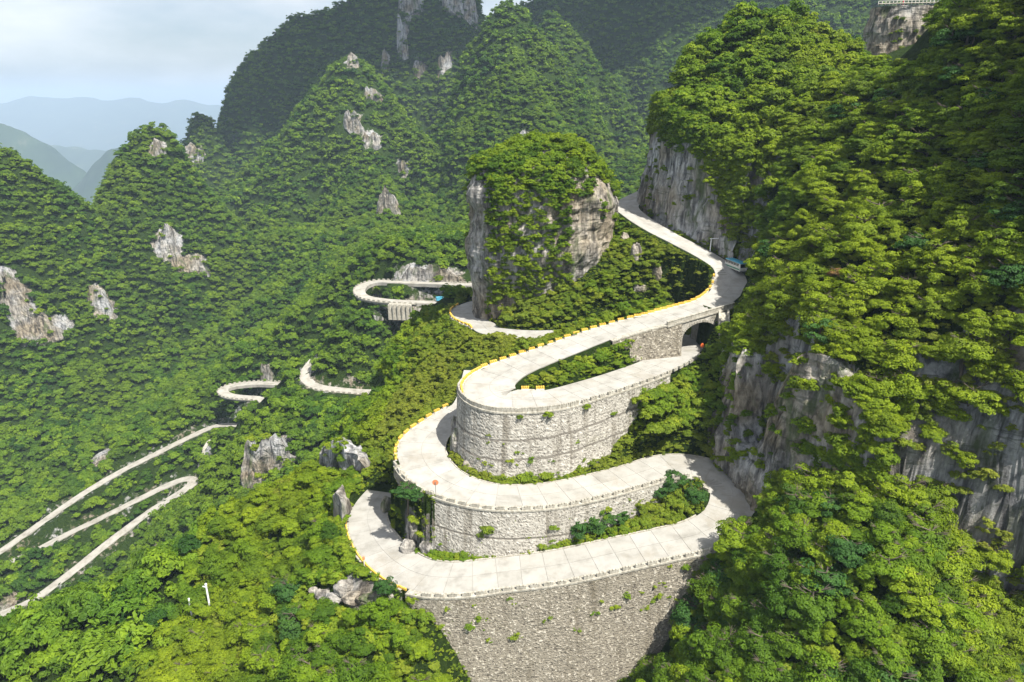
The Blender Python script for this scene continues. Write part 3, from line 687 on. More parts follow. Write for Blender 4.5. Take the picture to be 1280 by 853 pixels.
def wall_face(P, side, m, parent, res=.22, batter=.12, ledges=(), deep=1.2, seed=5, name='stone_face', cw=.5, ch=.38, maxh=40):
    """battered rubble face below the path P; outward is to the path's given side"""
    Q = resample(P, res); t = np.gradient(Q[:, :2], axis=0)
    t[1:-1] = (t[:-2]+t[1:-1]+t[2:]); t /= np.linalg.norm(t, axis=1)[:, None]
    nrm = np.stack([-t[:, 1], t[:, 0]], 1)*(1 if side == 'L' else -1)
    zb = np.min([hz(Q[:, 0]+nrm[:, 0]*k, Q[:, 1]+nrm[:, 1]*k) for k in (1.5, 2.6, 4.0, 5.5)], axis=0)-deep
    zb = np.maximum(zb, Q[:, 2]-maxh)
    hh = np.maximum(Q[:, 2]+.0-zb, .3); rows = int(max(hh)/res)+1
    f = np.linspace(0, 1, rows); Hd = f[:, None]*hh.max(); ok = Hd <= hh[None]+res
    S_, D_ = np.meshgrid(np.arange(len(Q))*res, np.linspace(0, hh.max(), rows))
    tone, jt = cells(S_, D_, cw, ch, seed)
    out = batter*D_+(tone-.5)*.10-jt*.07+fbm(S_/3, D_/3, 0, 3, seed)*.12
    for lz, tilt in ledges:
        out = out+.10*sstep(0, .15, D_-lz-tilt*S_); jt = np.maximum(jt, (np.abs(D_-lz-tilt*S_) < .22)*.85)
    X = Q[None, :, 0]+nrm[None, :, 0]*out; Y = Q[None, :, 1]+nrm[None, :, 1]*out; Z = Q[None, :, 2]-D_
    idx = np.arange(X.size).reshape(X.shape); q = np.stack([idx[:-1, :-1], idx[1:, :-1], idx[1:, 1:], idx[:-1, 1:]], -1)
    keep = ok[:-1, :-1] & ok[:-1, 1:]; q = q[keep].reshape(-1, 4)
    if side == 'L': q = q[:, ::-1]
    V = np.stack([X.ravel(), Y.ravel(), Z.ravel()], 1); used = np.zeros(len(V), bool); used[q.ravel()] = True; rm = np.cumsum(used)-1
    return link(name, mesh(name, V[used], rm[q], m, False, attrs={'tone': tone.ravel()[used], 'joint': jt.ravel()[used]}), parent)
def block_mesh(L_, w, h, m, slots=2):
    b = MB(); b.box((0, 0, h*.3), (L_, w, h*.6), mi=0); n = slots+1; g = .12; pw = (L_-slots*g)/n
    for i in range(n): b.box((-L_/2+pw/2+i*(pw+g), 0, h*.8), (pw, w*.92, h*.4), mi=0)
    return mesh('block', b.V, b.F, m, False, b.m)
def yblock_mesh(L_, w, h, n=4):
    b = MB(); b.box((0, 0, h*.2), (L_, w, h*.4), mi=1); g = .14; pw = (L_-(n-1)*g)/n
    for i in range(n): b.box((-L_/2+pw/2+i*(pw+g), 0, h*.68), (pw, w*1.04, h*.64), mi=0)
    return mesh('striped_block', b.V, b.F, [M['yellow'], M['white']], False, b.m)
BLK = block_mesh(1.65, .45, .75, M['cement'], 2); BLKW = block_mesh(1.0, .4, .95, M['cement'], 1)
YB = yblock_mesh(1.75, .5, .85); YL = yblock_mesh(1.96, .4, .85, 3)

# ------------------------------------------------------------------ retaining walls
def retaining(R, i0, i1, side, label, m, ledges=(), blocks=None, seed=5, batter=.12, res=.22, maxh=40, cw=.42, ch=.31):
    P = side_path(R, i0, i1, side, 1.35); Pin = side_path(R, i0, i1, side, .0); mid = P[len(P)//2]
    r = empty('retaining_wall', (0, 0, 0)); tag(r, label, 'wall')
    wall_face(P, side, m, r, res, batter, ledges, seed=seed, maxh=maxh, cw=cw, ch=ch)
    coping(Pin, side_path(R, i0, i1, side, 1.5), .07, r)
    return r
def isub(R, a, b): i, j = a, b; return (i, j) if i <= j else (j, i)
iA_p0 = idx_near(RA, 611, 486, iA_bend-6); 
iA_we = idx_near(RA, 812, 458, iA_bend)
wA = retaining(RA, iA_bend-3, iA_we, 'R', 'curved stone retaining wall under the upper hairpin bend, with mossy ledges', M['stone_pale'], ledges=((7.0, -.035), (11.2, -.03)), seed=11, batter=.06)
iA_c1 = idx_near(RA, 700, 497, iA_bend)
Pp = side_path(RA, iA_bend+1, iA_c1, 'R', 1.05); shared_blocks('parapet_block', BLKW, Pp, 1.06, wA, .07)
Pp = side_path(RA, iA_c1+2, iA_low-1, 'R', 1.05); shared_blocks('parapet_block', BLK, Pp, 2.5, wA, .07)
wB = retaining(RB, iB_w0, iB_w1+3, 'R', 'pale stone retaining wall with crenellated top below the middle bend', M['stone_pale'], ledges=((6.2, .0),), seed=21, batter=.06)
shared_blocks('parapet_block', BLK, side_path(RB, iB_w0, iB_w1+2, 'R', 1.05), 2.5, wB, .07)
iB_b0 = idx_near(RB, 530, 575); 
wB2 = retaining(RB, iB_b0, iB_w0-1, 'R', 'low stone wall at the outer edge of the middle bend, beside the orange mirror', M['stone'], seed=23, maxh=2.2)
shared_blocks('parapet_block', BLK, side_path(RB, iB_b0, iB_w0-2, 'R', 1.05), 2.5, wB2, .07)
wB3 = retaining(RB, iB_w1+5, iB_4-8, 'R', 'low curved wall inside the shaded right-hand bend above the shrubs', M['stone'], seed=25, res=.3, maxh=6)
shared_blocks('parapet_block', BLK, side_path(RB, iB_w1+6, iB_4-9, 'R', 1.05), 2.5, wB3, .07)
iB_t0 = idx_near(RB, 900, 655, iB_r); iB_t1 = idx_near(RB, 535, 720)
wC = retaining(RB, iB_4-6, iB_t1+1, 'L', 'huge weathered rubble retaining wall under the lowest road, at the bottom of the picture', M['stone'], seed=31, batter=.10, res=.17, maxh=34, cw=.37, ch=.27)
shared_blocks('parapet_block', BLK, side_path(RB, iB_4-4, iB_t1-2, 'L', 1.05), 2.5, wC, .07)
for q in [(.30, 14), (.72, 20)]:
    pass
iA_m0 = idx_near(RA, 748, 420, 0, iA_bend); r = empty('retaining_wall', (0, 0, 0)); tag(r, 'rough stone wall under the upper lane inside the upper hairpin, beside the bridge', 'wall')
wall_face(side_path(RA, iA_brB-1, iA_m0, 'L', 1.2), 'L', M['stone'], r, .22, .10, seed=37, maxh=9, deep=2.5)
coping(side_path(RA, iA_brB-1, iA_m0, 'L', 0), side_path(RA, iA_brB-1, iA_m0, 'L', 1.35), .06, r)
# kerb inside the lowest road
k0 = idx_near(RB, 890, 660, iB_r); k1 = idx_near(RB, 463, 640)
kb = coping(side_path(RB, k0, k1, 'R', .02), side_path(RB, k0, k1, 'R', .38), .22, None, 'kerb'); tag(kb, kind='structure')
k0 = idx_near(RB, 560, 525); k1 = idx_near(RB, 905, 600)
kb = coping(side_path(RB, k0, k1, 'L', .02), side_path(RB, k0, k1, 'L', .32), .14, None, 'kerb'); tag(kb, kind='structure')

# ------------------------------------------------------------------ painted guard barriers
def barrier(R, i0, i1, side, me, sp, label, group=None, zoff=.0, off=.45):
    r = empty('guard_barrier', (0, 0, 0)); tag(r, label, 'barrier', group)
    P = side_path(R, i0, i1, side, off); shared_blocks('barrier_block', me, P, sp, r, zoff)
    coping(side_path(R, i0, i1, side, .02), side_path(R, i0, i1, side, .95), .03, r, 'footing', th=.6); return r
j0 = idx_near(RA, 905, 371, 0, iA_bend); j1 = idx_near(RA, 806, 404, 0, iA_bend); j2 = idx_near(RA, 622, 470, 0, iA_bend+2)
barrier(RA, j0, j1, 'R', YL, 2.0, 'continuous yellow barrier along the far side of the arch bridge')
barrier(RA, j1+2, j2-1, 'R', YB, 2.62, 'spaced yellow striped barrier blocks along the straight above the upper hairpin')
barrier(RA, j2, iA_bend+2, 'R', YL, 2.0, 'continuous yellow barrier round the left end of the upper hairpin')
j3 = idx_near(RA, 917, 346, 0, iA_bend); barrier(RA, j3, j0-3, 'R', YB, 3.4, 'few yellow blocks on the tight bend right of the bridge')
j4 = idx_near(RA, 632, 499, iA_bend); barrier(RA, j4, j4+9, 'L', YB, 3.0, 'three striped blocks at the inner nose of the upper hairpin', off=.5)
j5 = idx_near(RA, 783, 257); barrier(RA, j5-7, j5+3, 'R', YL, 2.0, 'short yellow barrier at the top bend beside the tall cliff')
barrier(RB, idx_near(RB, 572, 516), iB_b0-2, 'R', YB, 2.62, 'yellow striped blocks along the upper left edge of the middle bend')
jr0 = idx_near(RB, 522, 717); jr1 = idx_near(RB, 464, 636)
barrier(RB, jr0, jr1, 'L', block_mesh(1.9, .3, .5, M['yellow'], 1), 2.0, 'low faded yellow rail round the left end of the lowest bend')
j6 = idx_near(RA, 600, 404, iA_end); j7 = idx_near(RA, 586, 384, iA_end); barrier(RA, j6-6, j7, 'L', YB, 2.6, 'orange yellow blocks on the small bend under the rock pinnacle')
for fi, (a, b, lab) in enumerate([(3, -10, 'low parapet blocks along the valley side of the double road left of the pinnacle'), (8, -3, 'low parapet blocks along the middle hairpin road'), (4, -4, 'low parapet blocks round the small distant hairpin')]):
    R = RF[fi]; barrier(R, a, len(R)+b, 'R' if fi != 2 else 'R', BLK if fi else BLK, 3.2, lab, zoff=.1, off=.7) if fi != 0 else barrier(R, a, len(R)+b, 'R', BLK, 3.2, lab, zoff=.1, off=.7)

# ------------------------------------------------------------------ arch bridge
def seg_x(Pa, Pb):
    best = None
    for i in range(len(Pa)):
        d = np.hypot(Pb[:, 0]-Pa[i, 0], Pb[:, 1]-Pa[i, 1]); j = int(np.argmin(d))
        if best is None or d[j] < best[0]: best = (d[j], i, j)
    return best
up_seg = RA[iA_brA-12:iA_brB+12]; lo_seg = RA[iA_low-6:iA_end+12]
_, bi, bj = seg_x(up_seg, lo_seg)
bc = up_seg[bi]; tdir = up_seg[min(bi+5, len(up_seg)-1), :2]-up_seg[bi-5, :2]; tdir /= np.linalg.norm(tdir)      # along deck, towards the left
ndir = np.array([-tdir[1], tdir[0]])       # travelling left, left side is the camera side
zlo = lo_seg[bj, 2]
dz = (up_seg[bi+5, 2]-up_seg[bi-5, 2])/10.0
def bridge():
    r = empty('arch_bridge', (bc[0], bc[1], zlo)); tag(r, 'single span stone arch bridge carrying the upper road over the lower arm', 'bridge')
    half = 10.5; a = 5.5; hwid = 4.9; crown = bc[2]-1.75; spring = bc[2]-5.2; base = zlo-1.6
    def W(t, n, z): return np.array([bc[0]+tdir[0]*t+ndir[0]*n, bc[1]+tdir[1]*t+ndir[1]*n, z])
    def under(t):
        if abs(t) >= a: return base
        return spring+(crown-spring)*math.sqrt(max(0, 1-(t/a)**2))
    res = .22
    for side, nm in ((hwid, 'spandrel_wall'), (-hwid, 'spandrel_wall')):
        ts_ = np.arange(-half, half+.01, res); zs_ = np.arange(base, bc[2]+1.2, res); T_, Z_ = np.meshgrid(ts_, zs_)
        tone, jt = cells(T_, Z_, .55, .36, 44); out = (tone-.5)*.06-jt*.05
        sg = 1 if side > 0 else -1
        X = bc[0]+tdir[0]*T_+ndir[0]*(side+sg*out); Y = bc[1]+tdir[1]*T_+ndir[1]*(side+sg*out)
        un = np.array([under(t) for t in ts_])[None, :]; top = (bc[2]+dz*ts_)[None, :]+.02
        Zc = np.clip(Z_, np.minimum(un, top), top); idx = np.arange(X.size).reshape(X.shape)
        q = np.stack([idx[:-1, :-1], idx[:-1, 1:], idx[1:, 1:], idx[1:, :-1]], -1)
        zf = Zc.ravel(); qq = q.reshape(-1, 4); qq = qq[(zf[qq].max(1)-zf[qq].min(1)) > .01]
        if sg > 0: qq = qq[:, ::-1]
        used = np.zeros(X.size, bool); used[qq.ravel()] = True; rm = np.cumsum(used)-1
        V = np.stack([X.ravel(), Y.ravel(), zf], 1)
        link(nm, mesh(nm, V[used]-np.array([bc[0], bc[1], zlo]), rm[qq], M['stone_pale'], attrs={'tone': tone.ravel()[used], 'joint': jt.ravel()[used]}), r)
    # vault and inner abutment faces
    pts = [(-a, base), (-a, spring)]+[(-a*math.cos(PI*k/20), spring+(crown-spring)*math.sin(PI*k/20)) for k in range(1, 20)]+[(a, spring), (a, base)]
    V = []; Fc = []
    for t, z in pts:
        for n in (hwid-.02, -hwid+.02): V.append(W(t, n, z))
    for i in range(len(pts)-1): Fc.append((2*i, 2*i+1, 2*i+3, 2*i+2))
    link('vault', mesh('vault', np.array(V)-np.array([bc[0], bc[1], zlo]), Fc, M['cement']), r)
    # ring of voussoir stones
    for k in range(21):
        th0 = PI*k/21+.012; th1 = PI*(k+1)/21-.012; b = []; 
        for n in (hwid+.02, hwid+.14):
            for th, rr in ((th0, 0), (th1, 0), (th1, .55), (th0, .55)):
                b.append(W(-(a+rr)*math.cos(th), n, spring+(crown-spring+rr)*math.sin(th)))
        link('voussoir', mesh('voussoir', np.array(b)-np.array([bc[0], bc[1], zlo]), [(0, 1, 2, 3), (7, 6, 5, 4), (0, 4, 5, 1), (1, 5, 6, 2), (2, 6, 7, 3), (3, 7, 4, 0)], M['cement']), r)
    # edge beam, parapet
    for nm, n0, n1, z0, z1 in (('edge_beam', hwid+.02, hwid+.28, -.45, -.1), ('parapet', hwid-.38, hwid+.12, -.12, .85), ('cap_strip', hwid-.45, hwid+.2, .853, .98)):
        b = []; Fc = []
        for t in (-half, half):
            for n, z in ((n0, z0), (n1, z0), (n1, z1), (n0, z1)): b.append(W(t, n, bc[2]+dz*t+z))
        link(nm, mesh(nm, np.array(b)-np.array([bc[0], bc[1], zlo]), [(0, 1, 2, 3), (7, 6, 5, 4), (0, 4, 5, 1), (1, 5, 6, 2), (2, 6, 7, 3), (3, 7, 4, 0)], M['cement']), r)
    b = []
    for t in (-half+2, half-2):
        for n, z in ((-hwid, -1.1), (hwid-.03, -1.1), (hwid-.03, -.03), (-hwid, -.03)): b.append(W(t, n, bc[2]+dz*t+z))
    link('deck', mesh('deck', np.array(b)-np.array([bc[0], bc[1], zlo]), [(0, 1, 2, 3), (7, 6, 5, 4), (0, 4, 5, 1), (1, 5, 6, 2), (2, 6, 7, 3), (3, 7, 4, 0)], M['cement']), r)
    return r
bridge()
# stone drain chute right of the bridge
def chute():
    r = empty('drain_chute', tuple(at(905, 392, 168))); tag(r, 'narrow stone drainage chute running down the slope right of the bridge', 'chute')
    P = [at(904, 392, 167), at(905, 412, 163), at(906, 432, 159), at(911, 447, 155), at(918, 460, 151)]; o = np.array(r.location)
    for nm, off, w, h in (('channel_bed', 0, 1.9, .0), ('side_wall', -1.1, .5, .9), ('side_wall', 1.1, .5, .9)):
        V = []; Fc = []
        for p in P:
            for dx, dzz in ((off-w/2, -6), (off-w/2, .3+h), (off+w/2, .3+h), (off+w/2, -6)): V.append(p-o+np.array([dx, -.2, dzz]))
        for i in range(len(P)-1):
            for k in range(3): Fc.append((i*4+k, i*4+k+1, i*4+k+5, i*4+k+4))
        Fc += [(0, 1, 2, 3), (len(V)-1, len(V)-2, len(V)-3, len(V)-4)]
        link(nm, mesh(nm, V, Fc, M['cement']), r)
chute()

# ------------------------------------------------------------------ cliffs
CLIFFS = []
def disp_rock(P, amp, seed, sc=1.0):
    x, y, z = P[:, 0]/sc, P[:, 1]/sc, P[:, 2]/sc
    a = ridged(x/7, y/7, z/18, 4, seed); b = ridged(x/2.6, y/2.6, z/5.5, 3, seed+4); c = fbm(x/1.1, y/1.1, z/1.6, 3, seed+8); e = np.floor((z+fbm(x/6, y/6, 0, 2, seed+2)*2)/3.2)
    st = _h(e.astype(np.int64), e.astype(np.int64)*0, e.astype(np.int64)*0, seed)-.5
    return amp*(a*.75+b*.42+c*.18+st*.35)
def grid_faces(nr, nc, flip=False):
    idx = np.arange(nr*nc).reshape(nr, nc); q = np.stack([idx[:-1, :-1], idx[:-1, 1:], idx[1:, 1:], idx[1:, :-1]], -1).reshape(-1, 4)
    return q[:, ::-1] if flip else q
def cliff_px(cols, res=1.0, amp=1.2, seed=1, m='rock', lean=.12, back=5, fold=True):
    """vertical rock face standing where the ground is met at (u, v_bottom), up to the height seen at v_top"""
    B = []
    for u, vt, vb in cols:
        p = hit(u, vb)
        if p is None: continue
        zt = p[2]+ (vb-vt)/F*(p[1]*cs-p[2]*sn)/cs
        B.append((p[0], p[1], p[2], zt))
    B = np.array(B)
    if len(B) < 2: return
    us = np.array([c[0] for c in cols], float); ok_ = [hit(c[0], c[2]) is not None for c in cols]; cc = [c for c, o2 in zip(cols, ok_) if o2]
    Ym = np.median(B[:, 1]); sl = 0.0
    if len(B) > 2:
        sl = float(np.clip(np.polyfit(np.arange(len(B)), np.clip(B[:, 1], Ym-12, Ym+12), 1)[0], -6, 6))
    NB = []
    for i, (u, vt, vb) in enumerate(cc):
        Y = Ym+sl*(i-(len(cc)-1)/2); lo = at(u, vb, Y); hi = at(u, vt, Y); NB.append((lo[0], Y, lo[2]-2.0, hi[2]))
    B = np.array(NB)
    n = max(3, int(np.sum(np.hypot(*np.diff(B[:, :2], axis=0).T))/res)); s = np.linspace(0, len(B)-1, n)
    Q = np.stack([np.interp(s, np.arange(len(B)), B[:, k]) for k in range(4)], 1)
    e_ = np.abs(np.linspace(-1, 1, n)); Q[:, 3] = Q[:, 2]+(Q[:, 3]-Q[:, 2])*np.clip(np.sqrt(np.clip(1-e_**3, 0, 1))*(1+.35*fbm(np.linspace(0, n*res/4, n), np.zeros(n), 0, 3, seed)), .12, 1.25)
    hmax = (Q[:, 3]-Q[:, 2]).max(); nr = max(4, int(hmax/res))
    rows = []
    for r in range(nr+4):
        f = min(r/nr, 1.0); z = Q[:, 2]-1.5+(Q[:, 3]-Q[:, 2]+1.5)*f; bk = max(0, r-nr)*back/3.0
        y = Q[:, 1]+lean*(z-Q[:, 2])+bk; z = z-(bk*.25)
        rows.append(np.stack([Q[:, 0], y, z], 1))
    V = np.array(rows); nr2, nc = V.shape[:2]; P = V.reshape(-1, 3)
    d = disp_rock(P, amp, seed, res if res > 1 else 1.0)
    ec = np.minimum(np.arange(nc), np.arange(nc)[::-1]); tp = np.tile(sstep(-1, 2.5, ec.astype(float)), nr2)
    P[:, 1] += (-d-0.3)*tp+(1-tp)*3.0; P[:, 0] += fbm(P[:, 0]/3, P[:, 1]/3, P[:, 2]/3, 2, seed+9)*amp*.6
    zn = fbm(P[:, 0]/4, 0*P[:, 0], 0, 2, seed+3)*amp*1.5; P[:, 2] += zn*(np.repeat(np.arange(nr2), nc) >= nr)
    q = grid_faces(nr2, nc)
    o = link('cliff', mesh('cliff', P, q, M[m])); tag(o, kind='structure'); CLIFFS.append((P.copy(), q)); return o
def cliff_edge(poly, zfoot, side_in, res=.6, amp=1.5, seed=3, m='rock', out=1.0, lean=.05, top_in=4.0, drop=0.0):
    P = np.array([p[:3] for p in poly], float); Q = resample(P, res); t = np.gradient(Q[:, :2], axis=0); k_ = np.ones(9)/9
    for c in (0, 1): t[:, c] = np.convolve(np.pad(t[:, c], 4, mode='edge'), k_, 'valid')
    t /= np.linalg.norm(t, axis=1)[:, None]; nin = np.stack([-t[:, 1], t[:, 0]], 1)*side_in
    ztop = hz(Q[:, 0]+nin[:, 0]*top_in, Q[:, 1]+nin[:, 1]*top_in)+.3-drop
    zbot = np.minimum.reduce([hz(Q[:, 0]-nin[:, 0]*k, Q[:, 1]-nin[:, 1]*k) for k in (1.5, 2.5, 4)])-1.5
    ztop = np.maximum(ztop, zbot+1)
    hm = (ztop-zbot).max(); nr = max(4, int(hm/res)); rows = []
    for r in range(nr+5):
        f = min(r/nr, 1.0); z = zbot+(ztop-zbot)*f; bk = max(0, r-nr)*1.4
        off = -out+lean*(z-ztop)+bk
        rows.append(np.stack([Q[:, 0]+nin[:, 0]*off, Q[:, 1]+nin[:, 1]*off, z-bk*.2], 1))
    V = np.array(rows); nr2, nc = V.shape[:2]; PP = V.reshape(-1, 3); d = disp_rock(PP, amp, seed)
    nn = np.tile(nin, (nr2, 1)); base = np.repeat(np.minimum(np.arange(nr2)/3.0, 1), nc)
    PP[:, 0] -= nn[:, 0]*d*base; PP[:, 1] -= nn[:, 1]*d*base
    q = grid_faces(nr2, nc, side_in > 0)
    o = link('cliff', mesh('cliff', PP, q, M[m])); tag(o, kind='structure'); CLIFFS.append((PP.copy(), q)); return o
def push(pl, dist):
    return pl
cliff_edge(ml[:8], None, -1, seed=3, out=1.3, amp=1.5, lean=.115, drop=1.6)
cliff_edge(mb[2:9], None, 1, seed=8, out=1.5, amp=2.3, res=.5, lean=.115, drop=3.6)
# valley cliffs
cliff_px([(300,570,608),(315,560,612),(335,555,604),(355,553,590),(368,560,576)], 1.1, 2.2, 2)
cliff_px([(396,560,585),(410,555,586),(430,552,588),(450,556,592),(462,575,596)], 1.1, 2.2, 4)
cliff_px([(324,466,480),(332,458,480),(344,462,480)], .9, 1.0, 6, 'warm')
cliff_px([(500,334,352),(520,332,352),(545,336,353),(565,338,354),(585,342,355)], 1.0, 1.2, 7, 'warm')
cliff_px([(463,357,372),(470,355,375),(480,362,376)], .8, .8, 8, 'warm')
cliff_px([(0,318,350),(8,345,400),(22,360,421),(45,385,424),(62,398,424),(76,402,420)], 1.6, 2.6, 9, 'warm')
cliff_px([(108,355,368),(120,362,392),(132,372,402),(142,385,400)], 1.4, 2, 10)
cliff_px([(200,288,328),(212,286,328),(222,292,326)], 1.4, 1.8, 11, 'warm')
cliff_px([(225,325,340),(240,322,342),(262,330,342)], 1.4, 1.8, 12)
cliff_px([(190,176,198),(198,174,202),(205,178,200)], 1.6, 1.8, 13, 'warm')
cliff_px([(433,64,86),(440,62,88),(448,74,86)], 1.8, 2, 14, 'warm')
cliff_px([(452,110,118),(468,112,124),(480,118,128)], 1.8, 2, 15)
cliff_px([(428,135,155),(442,142,166),(456,150,168)], 1.6, 2, 16)
cliff_px([(452,166,180),(465,166,186),(478,170,186)], 1.6, 2, 17)
cliff_px([(495,198,212),(504,200,216),(514,204,214)], 1.6, 2, 18)
cliff_px([(470,240,270),(484,238,274),(500,246,270)], 1.6, 2, 19, 'warm')
cliff_px([(230,180,204),(245,180,210),(262,185,212)], 2.2, 2.5, 20)
cliff_px([(498,-20,8),(515,-20,14),(530,-20,8)], 3.2, 5, 22); cliff_px([(548,-20,10),(565,-20,12),(580,-20,26),(598,-20,40)], 3.2, 5, 42)
cliff_px([(476,52,90),(482,60,98),(488,72,96)], 2.6, 3, 23); cliff_px([(496,18,60),(503,22,74),(510,40,70)], 2.6, 3, 43); cliff_px([(514,78,92),(524,80,95),(534,82,93)], 2.6, 3, 24); cliff_px([(546,74,92),(556,68,95),(566,60,86)], 2.6, 3, 25)
cliff_px([(650,162,180),(660,164,180)], 1.6, 1.5, 26); 
cliff_px([(416,615,640),(424,612,650),(430,620,650)], .6, .8, 33, 'warm')
cliff_px([(90,735,750),(105,738,756),(118,744,756)], .8, .8, 37, 'warm'); cliff_px([(1185,575,640),(1195,570,650),(1210,575,640)], .7, 1.2, 38)

# ------------------------------------------------------------------ rock pinnacle and the flat-topped outcrop (lofts)
def loft(levels, Yc, depth_k, seed, amp, res_a=120, m='warm', flat=False, sub=1.0, shift=None):
    """levels: (v, u_left, u_right) from bottom to top at distance Yc"""
    L_ = np.array(levels, float); z = np.array([at(640, v, Yc)[2] for v in L_[:, 0]]); xl = np.array([at(u, v, Yc)[0] for v, u, _ in L_]); xr = np.array([at(u, v, Yc)[0] for v, _, u in L_])
    zz = np.arange(z[0], z[-1]+.01, sub); XL = np.interp(zz, z, xl); XR = np.interp(zz, z, xr); rows = []
    th = np.linspace(0, 2*PI, res_a, endpoint=False)
    for k, zv in enumerate(zz):
        a = (XR[k]-XL[k])/2; cx = (XL[k]+XR[k])/2; b = a*depth_k; c = np.cos(th); s_ = np.sin(th); p = .8
        x = cx+a*np.sign(c)*np.abs(c)**p; y = Yc+b*np.sign(s_)*np.abs(s_)**p
        rows.append(np.stack([x, y, np.full_like(x, zv)], 1))
    V = np.array(rows); nr, nc = V.shape[:2]; P = V.reshape(-1, 3); d = disp_rock(P, amp, seed)
    cx = np.repeat((XL+XR)/2, nc); nx = P[:, 0]-cx; ny = P[:, 1]-Yc; l = np.hypot(nx, ny)+1e-6
    P[:, 0] += nx/l*d; P[:, 1] += ny/l*d
    idx = np.arange(nr*nc).reshape(nr, nc); nxt = np.roll(idx, -1, 1); q = np.stack([idx[:-1], nxt[:-1], nxt[1:], idx[1:]], -1).reshape(-1, 4)
    tc_ = len(P); P = np.vstack([P, [[(XL[-1]+XR[-1])/2, Yc, zz[-1]+(0 if flat else .5)]]])
    cap = np.array([[idx[-1, i], idx[-1, (i+1) % nc], tc_, tc_] for i in range(nc)])
    q3 = [tuple(r) for r in q]+[(a, b, c) for a, b, c, _ in cap]
    o = link('rock_pinnacle' if not flat else 'rock_outcrop', mesh('rock', P, q3, M[m])); return o, P, q
PIN, PINP, PINQ = loft([(440,588,722),(406,593,722),(394,592,728),(365,597,739),(352,598,745),(330,590,750),(308,587,755),(277,594,760),(262,596,762),(238,590,762),(225,592,757),(214,597,749),(206,603,742),(200,612,736),(195,630,731),(189,643,724),(182,656,715),(176,668,704),(173,676,696)], 222, .80, 61, 2.5, 150, 'warm', sub=.8)
tag(PIN, kind='structure')
OUTC, OUTP, OUTQ = loft([(130,1074,1210),(80,1080,1205),(60,1084,1200),(35,1088,1196),(12,1094,1190),(7,1096,1190)], 285, .55, 71, 1.5, 110, 'warm', True, .9)
tag(OUTC, kind='structure')
# viewing rail and visitor on the flat-topped outcrop
def rail_at_top():
    A = at(1098, 5, 276); B = at(1172, 3, 276); r = empty('viewing_rail', tuple(A)); tag(r, 'pale stone railing along the edge of the flat-topped rock', 'railing'); o = np.array(A)
    n = 16
    for i in range(n+1):
        p = A+(B-A)*i/n-o; b = MB(); b.box((p[0], p[1], p[2]+.25), (.2, .2, 1.3)); b.build('post', M['white'], r)
    d = B-A; b = MB(); b.tube((0, 0, .85), tuple(d+np.array([0, 0, .85])), .08); b.build('handrail', M['white'], r)
    b = MB(); b.tube((0, 0, -.05), tuple(d+np.array([0, 0, -.05])), .22); b.build('plinth', M['cement'], r)
rail_at_top()
def person(loc, cloth, label):
    r = empty('person', loc); tag(r, label, 'person')
    verts = [(0,0,.92),(0,0,1.15),(0,0,1.38),(0,0,1.5),(0,0,1.64),(.17,0,1.38),(.26,.02,1.12),(.22,-.12,.95),(-.17,0,1.38),(-.26,.02,1.12),(-.22,-.12,.95),(.1,0,.85),(.11,-.02,.47),(.11,.02,.06),(.11,-.14,.04),(-.1,0,.85),(-.11,-.02,.47),(-.11,.02,.06),(-.11,-.14,.04)]
    rad = [.14,.13,.14,.06,.11,.06,.045,.035,.06,.045,.035,.09,.065,.045,.035,.09,.065,.045,.035]
    ed = [(0,1),(1,2),(2,3),(3,4),(2,5),(5,6),(6,7),(2,8),(8,9),(9,10),(0,11),(11,12),(12,13),(13,14),(0,15),(15,16),(16,17),(17,18)]
    me = bpy.data.meshes.new('body'); me.from_pydata(verts, ed, []); me.materials.append(cloth); o = link('body', me, r)
    sk = o.modifiers.new('skin', 'SKIN'); sl = me.skin_vertices[0].data
    for i, q in enumerate(rad): sl[i].radius = (q, q)
    sl[0].use_root = True; su = o.modifiers.new('s', 'SUBSURF'); su.levels = 1; su.render_levels = 1
    b = MB(); b.tube((0, .02, 1.62), (0, .0, 1.78), .12, .07, 10); b.build('hair', M['hair'], r)
person(tuple(at(1129, 4, 278)+np.array([0, 0, -.6])), M['red'], 'tiny visitor in red clothes standing behind the rail of the flat-topped rock')

# ------------------------------------------------------------------ boulders on the ledge at the lower left
def boulder(loc, r, label, seed):
    n = 14; V = []; Fc = []
    for i in range(n+1):
        for j in range(2*n):
            th = PI*i/n; ph = PI*j/n; V.append((math.sin(th)*math.cos(ph), math.sin(th)*math.sin(ph), math.cos(th)))
    V = np.array(V); k = 1+.45*ridged(V[:, 0]*1.3+seed, V[:, 1]*1.3, V[:, 2]*1.3, 4, seed); V = V*k[:, None]*np.array(r)
    for i in range(n):
        for j in range(2*n): Fc.append((i*2*n+j, (i+1)*2*n+j, (i+1)*2*n+(j+1) % (2*n), i*2*n+(j+1) % (2*n)))
    o = link('boulder', mesh('boulder', V, Fc, M['warm'])); o.location = loc; tag(o, label, 'rock', 'pale boulders on the ledge left of the tall wall'); return o
for i, (u, v, r, lab) in enumerate([(404,744,(1.5,1.3,1.2),'pale boulder at the left end of the ledge below the lowest bend'), (432,735,(2.0,1.5,1.5),'tallest pale boulder of the ledge, standing behind the others'), (420,748,(2.0,1.4,1.0),'low grey boulder in the left middle of the ledge'),
      (446,747,(2.4,1.4,.9),'long flat pale boulder in the middle of the ledge'), (464,748,(2.2,1.2,.8),'flat pale boulder right of the middle of the ledge'), (482,748,(1.6,1.1,.8),'small boulder at the right end of the ledge beside the lone tree'), (392,738,(.9,.8,.7),'smallest boulder just off the left end of the ledge')]):
    p = hit(u, v+3); boulder((p[0], p[1], p[2]+.4), r, lab, i*3+1)

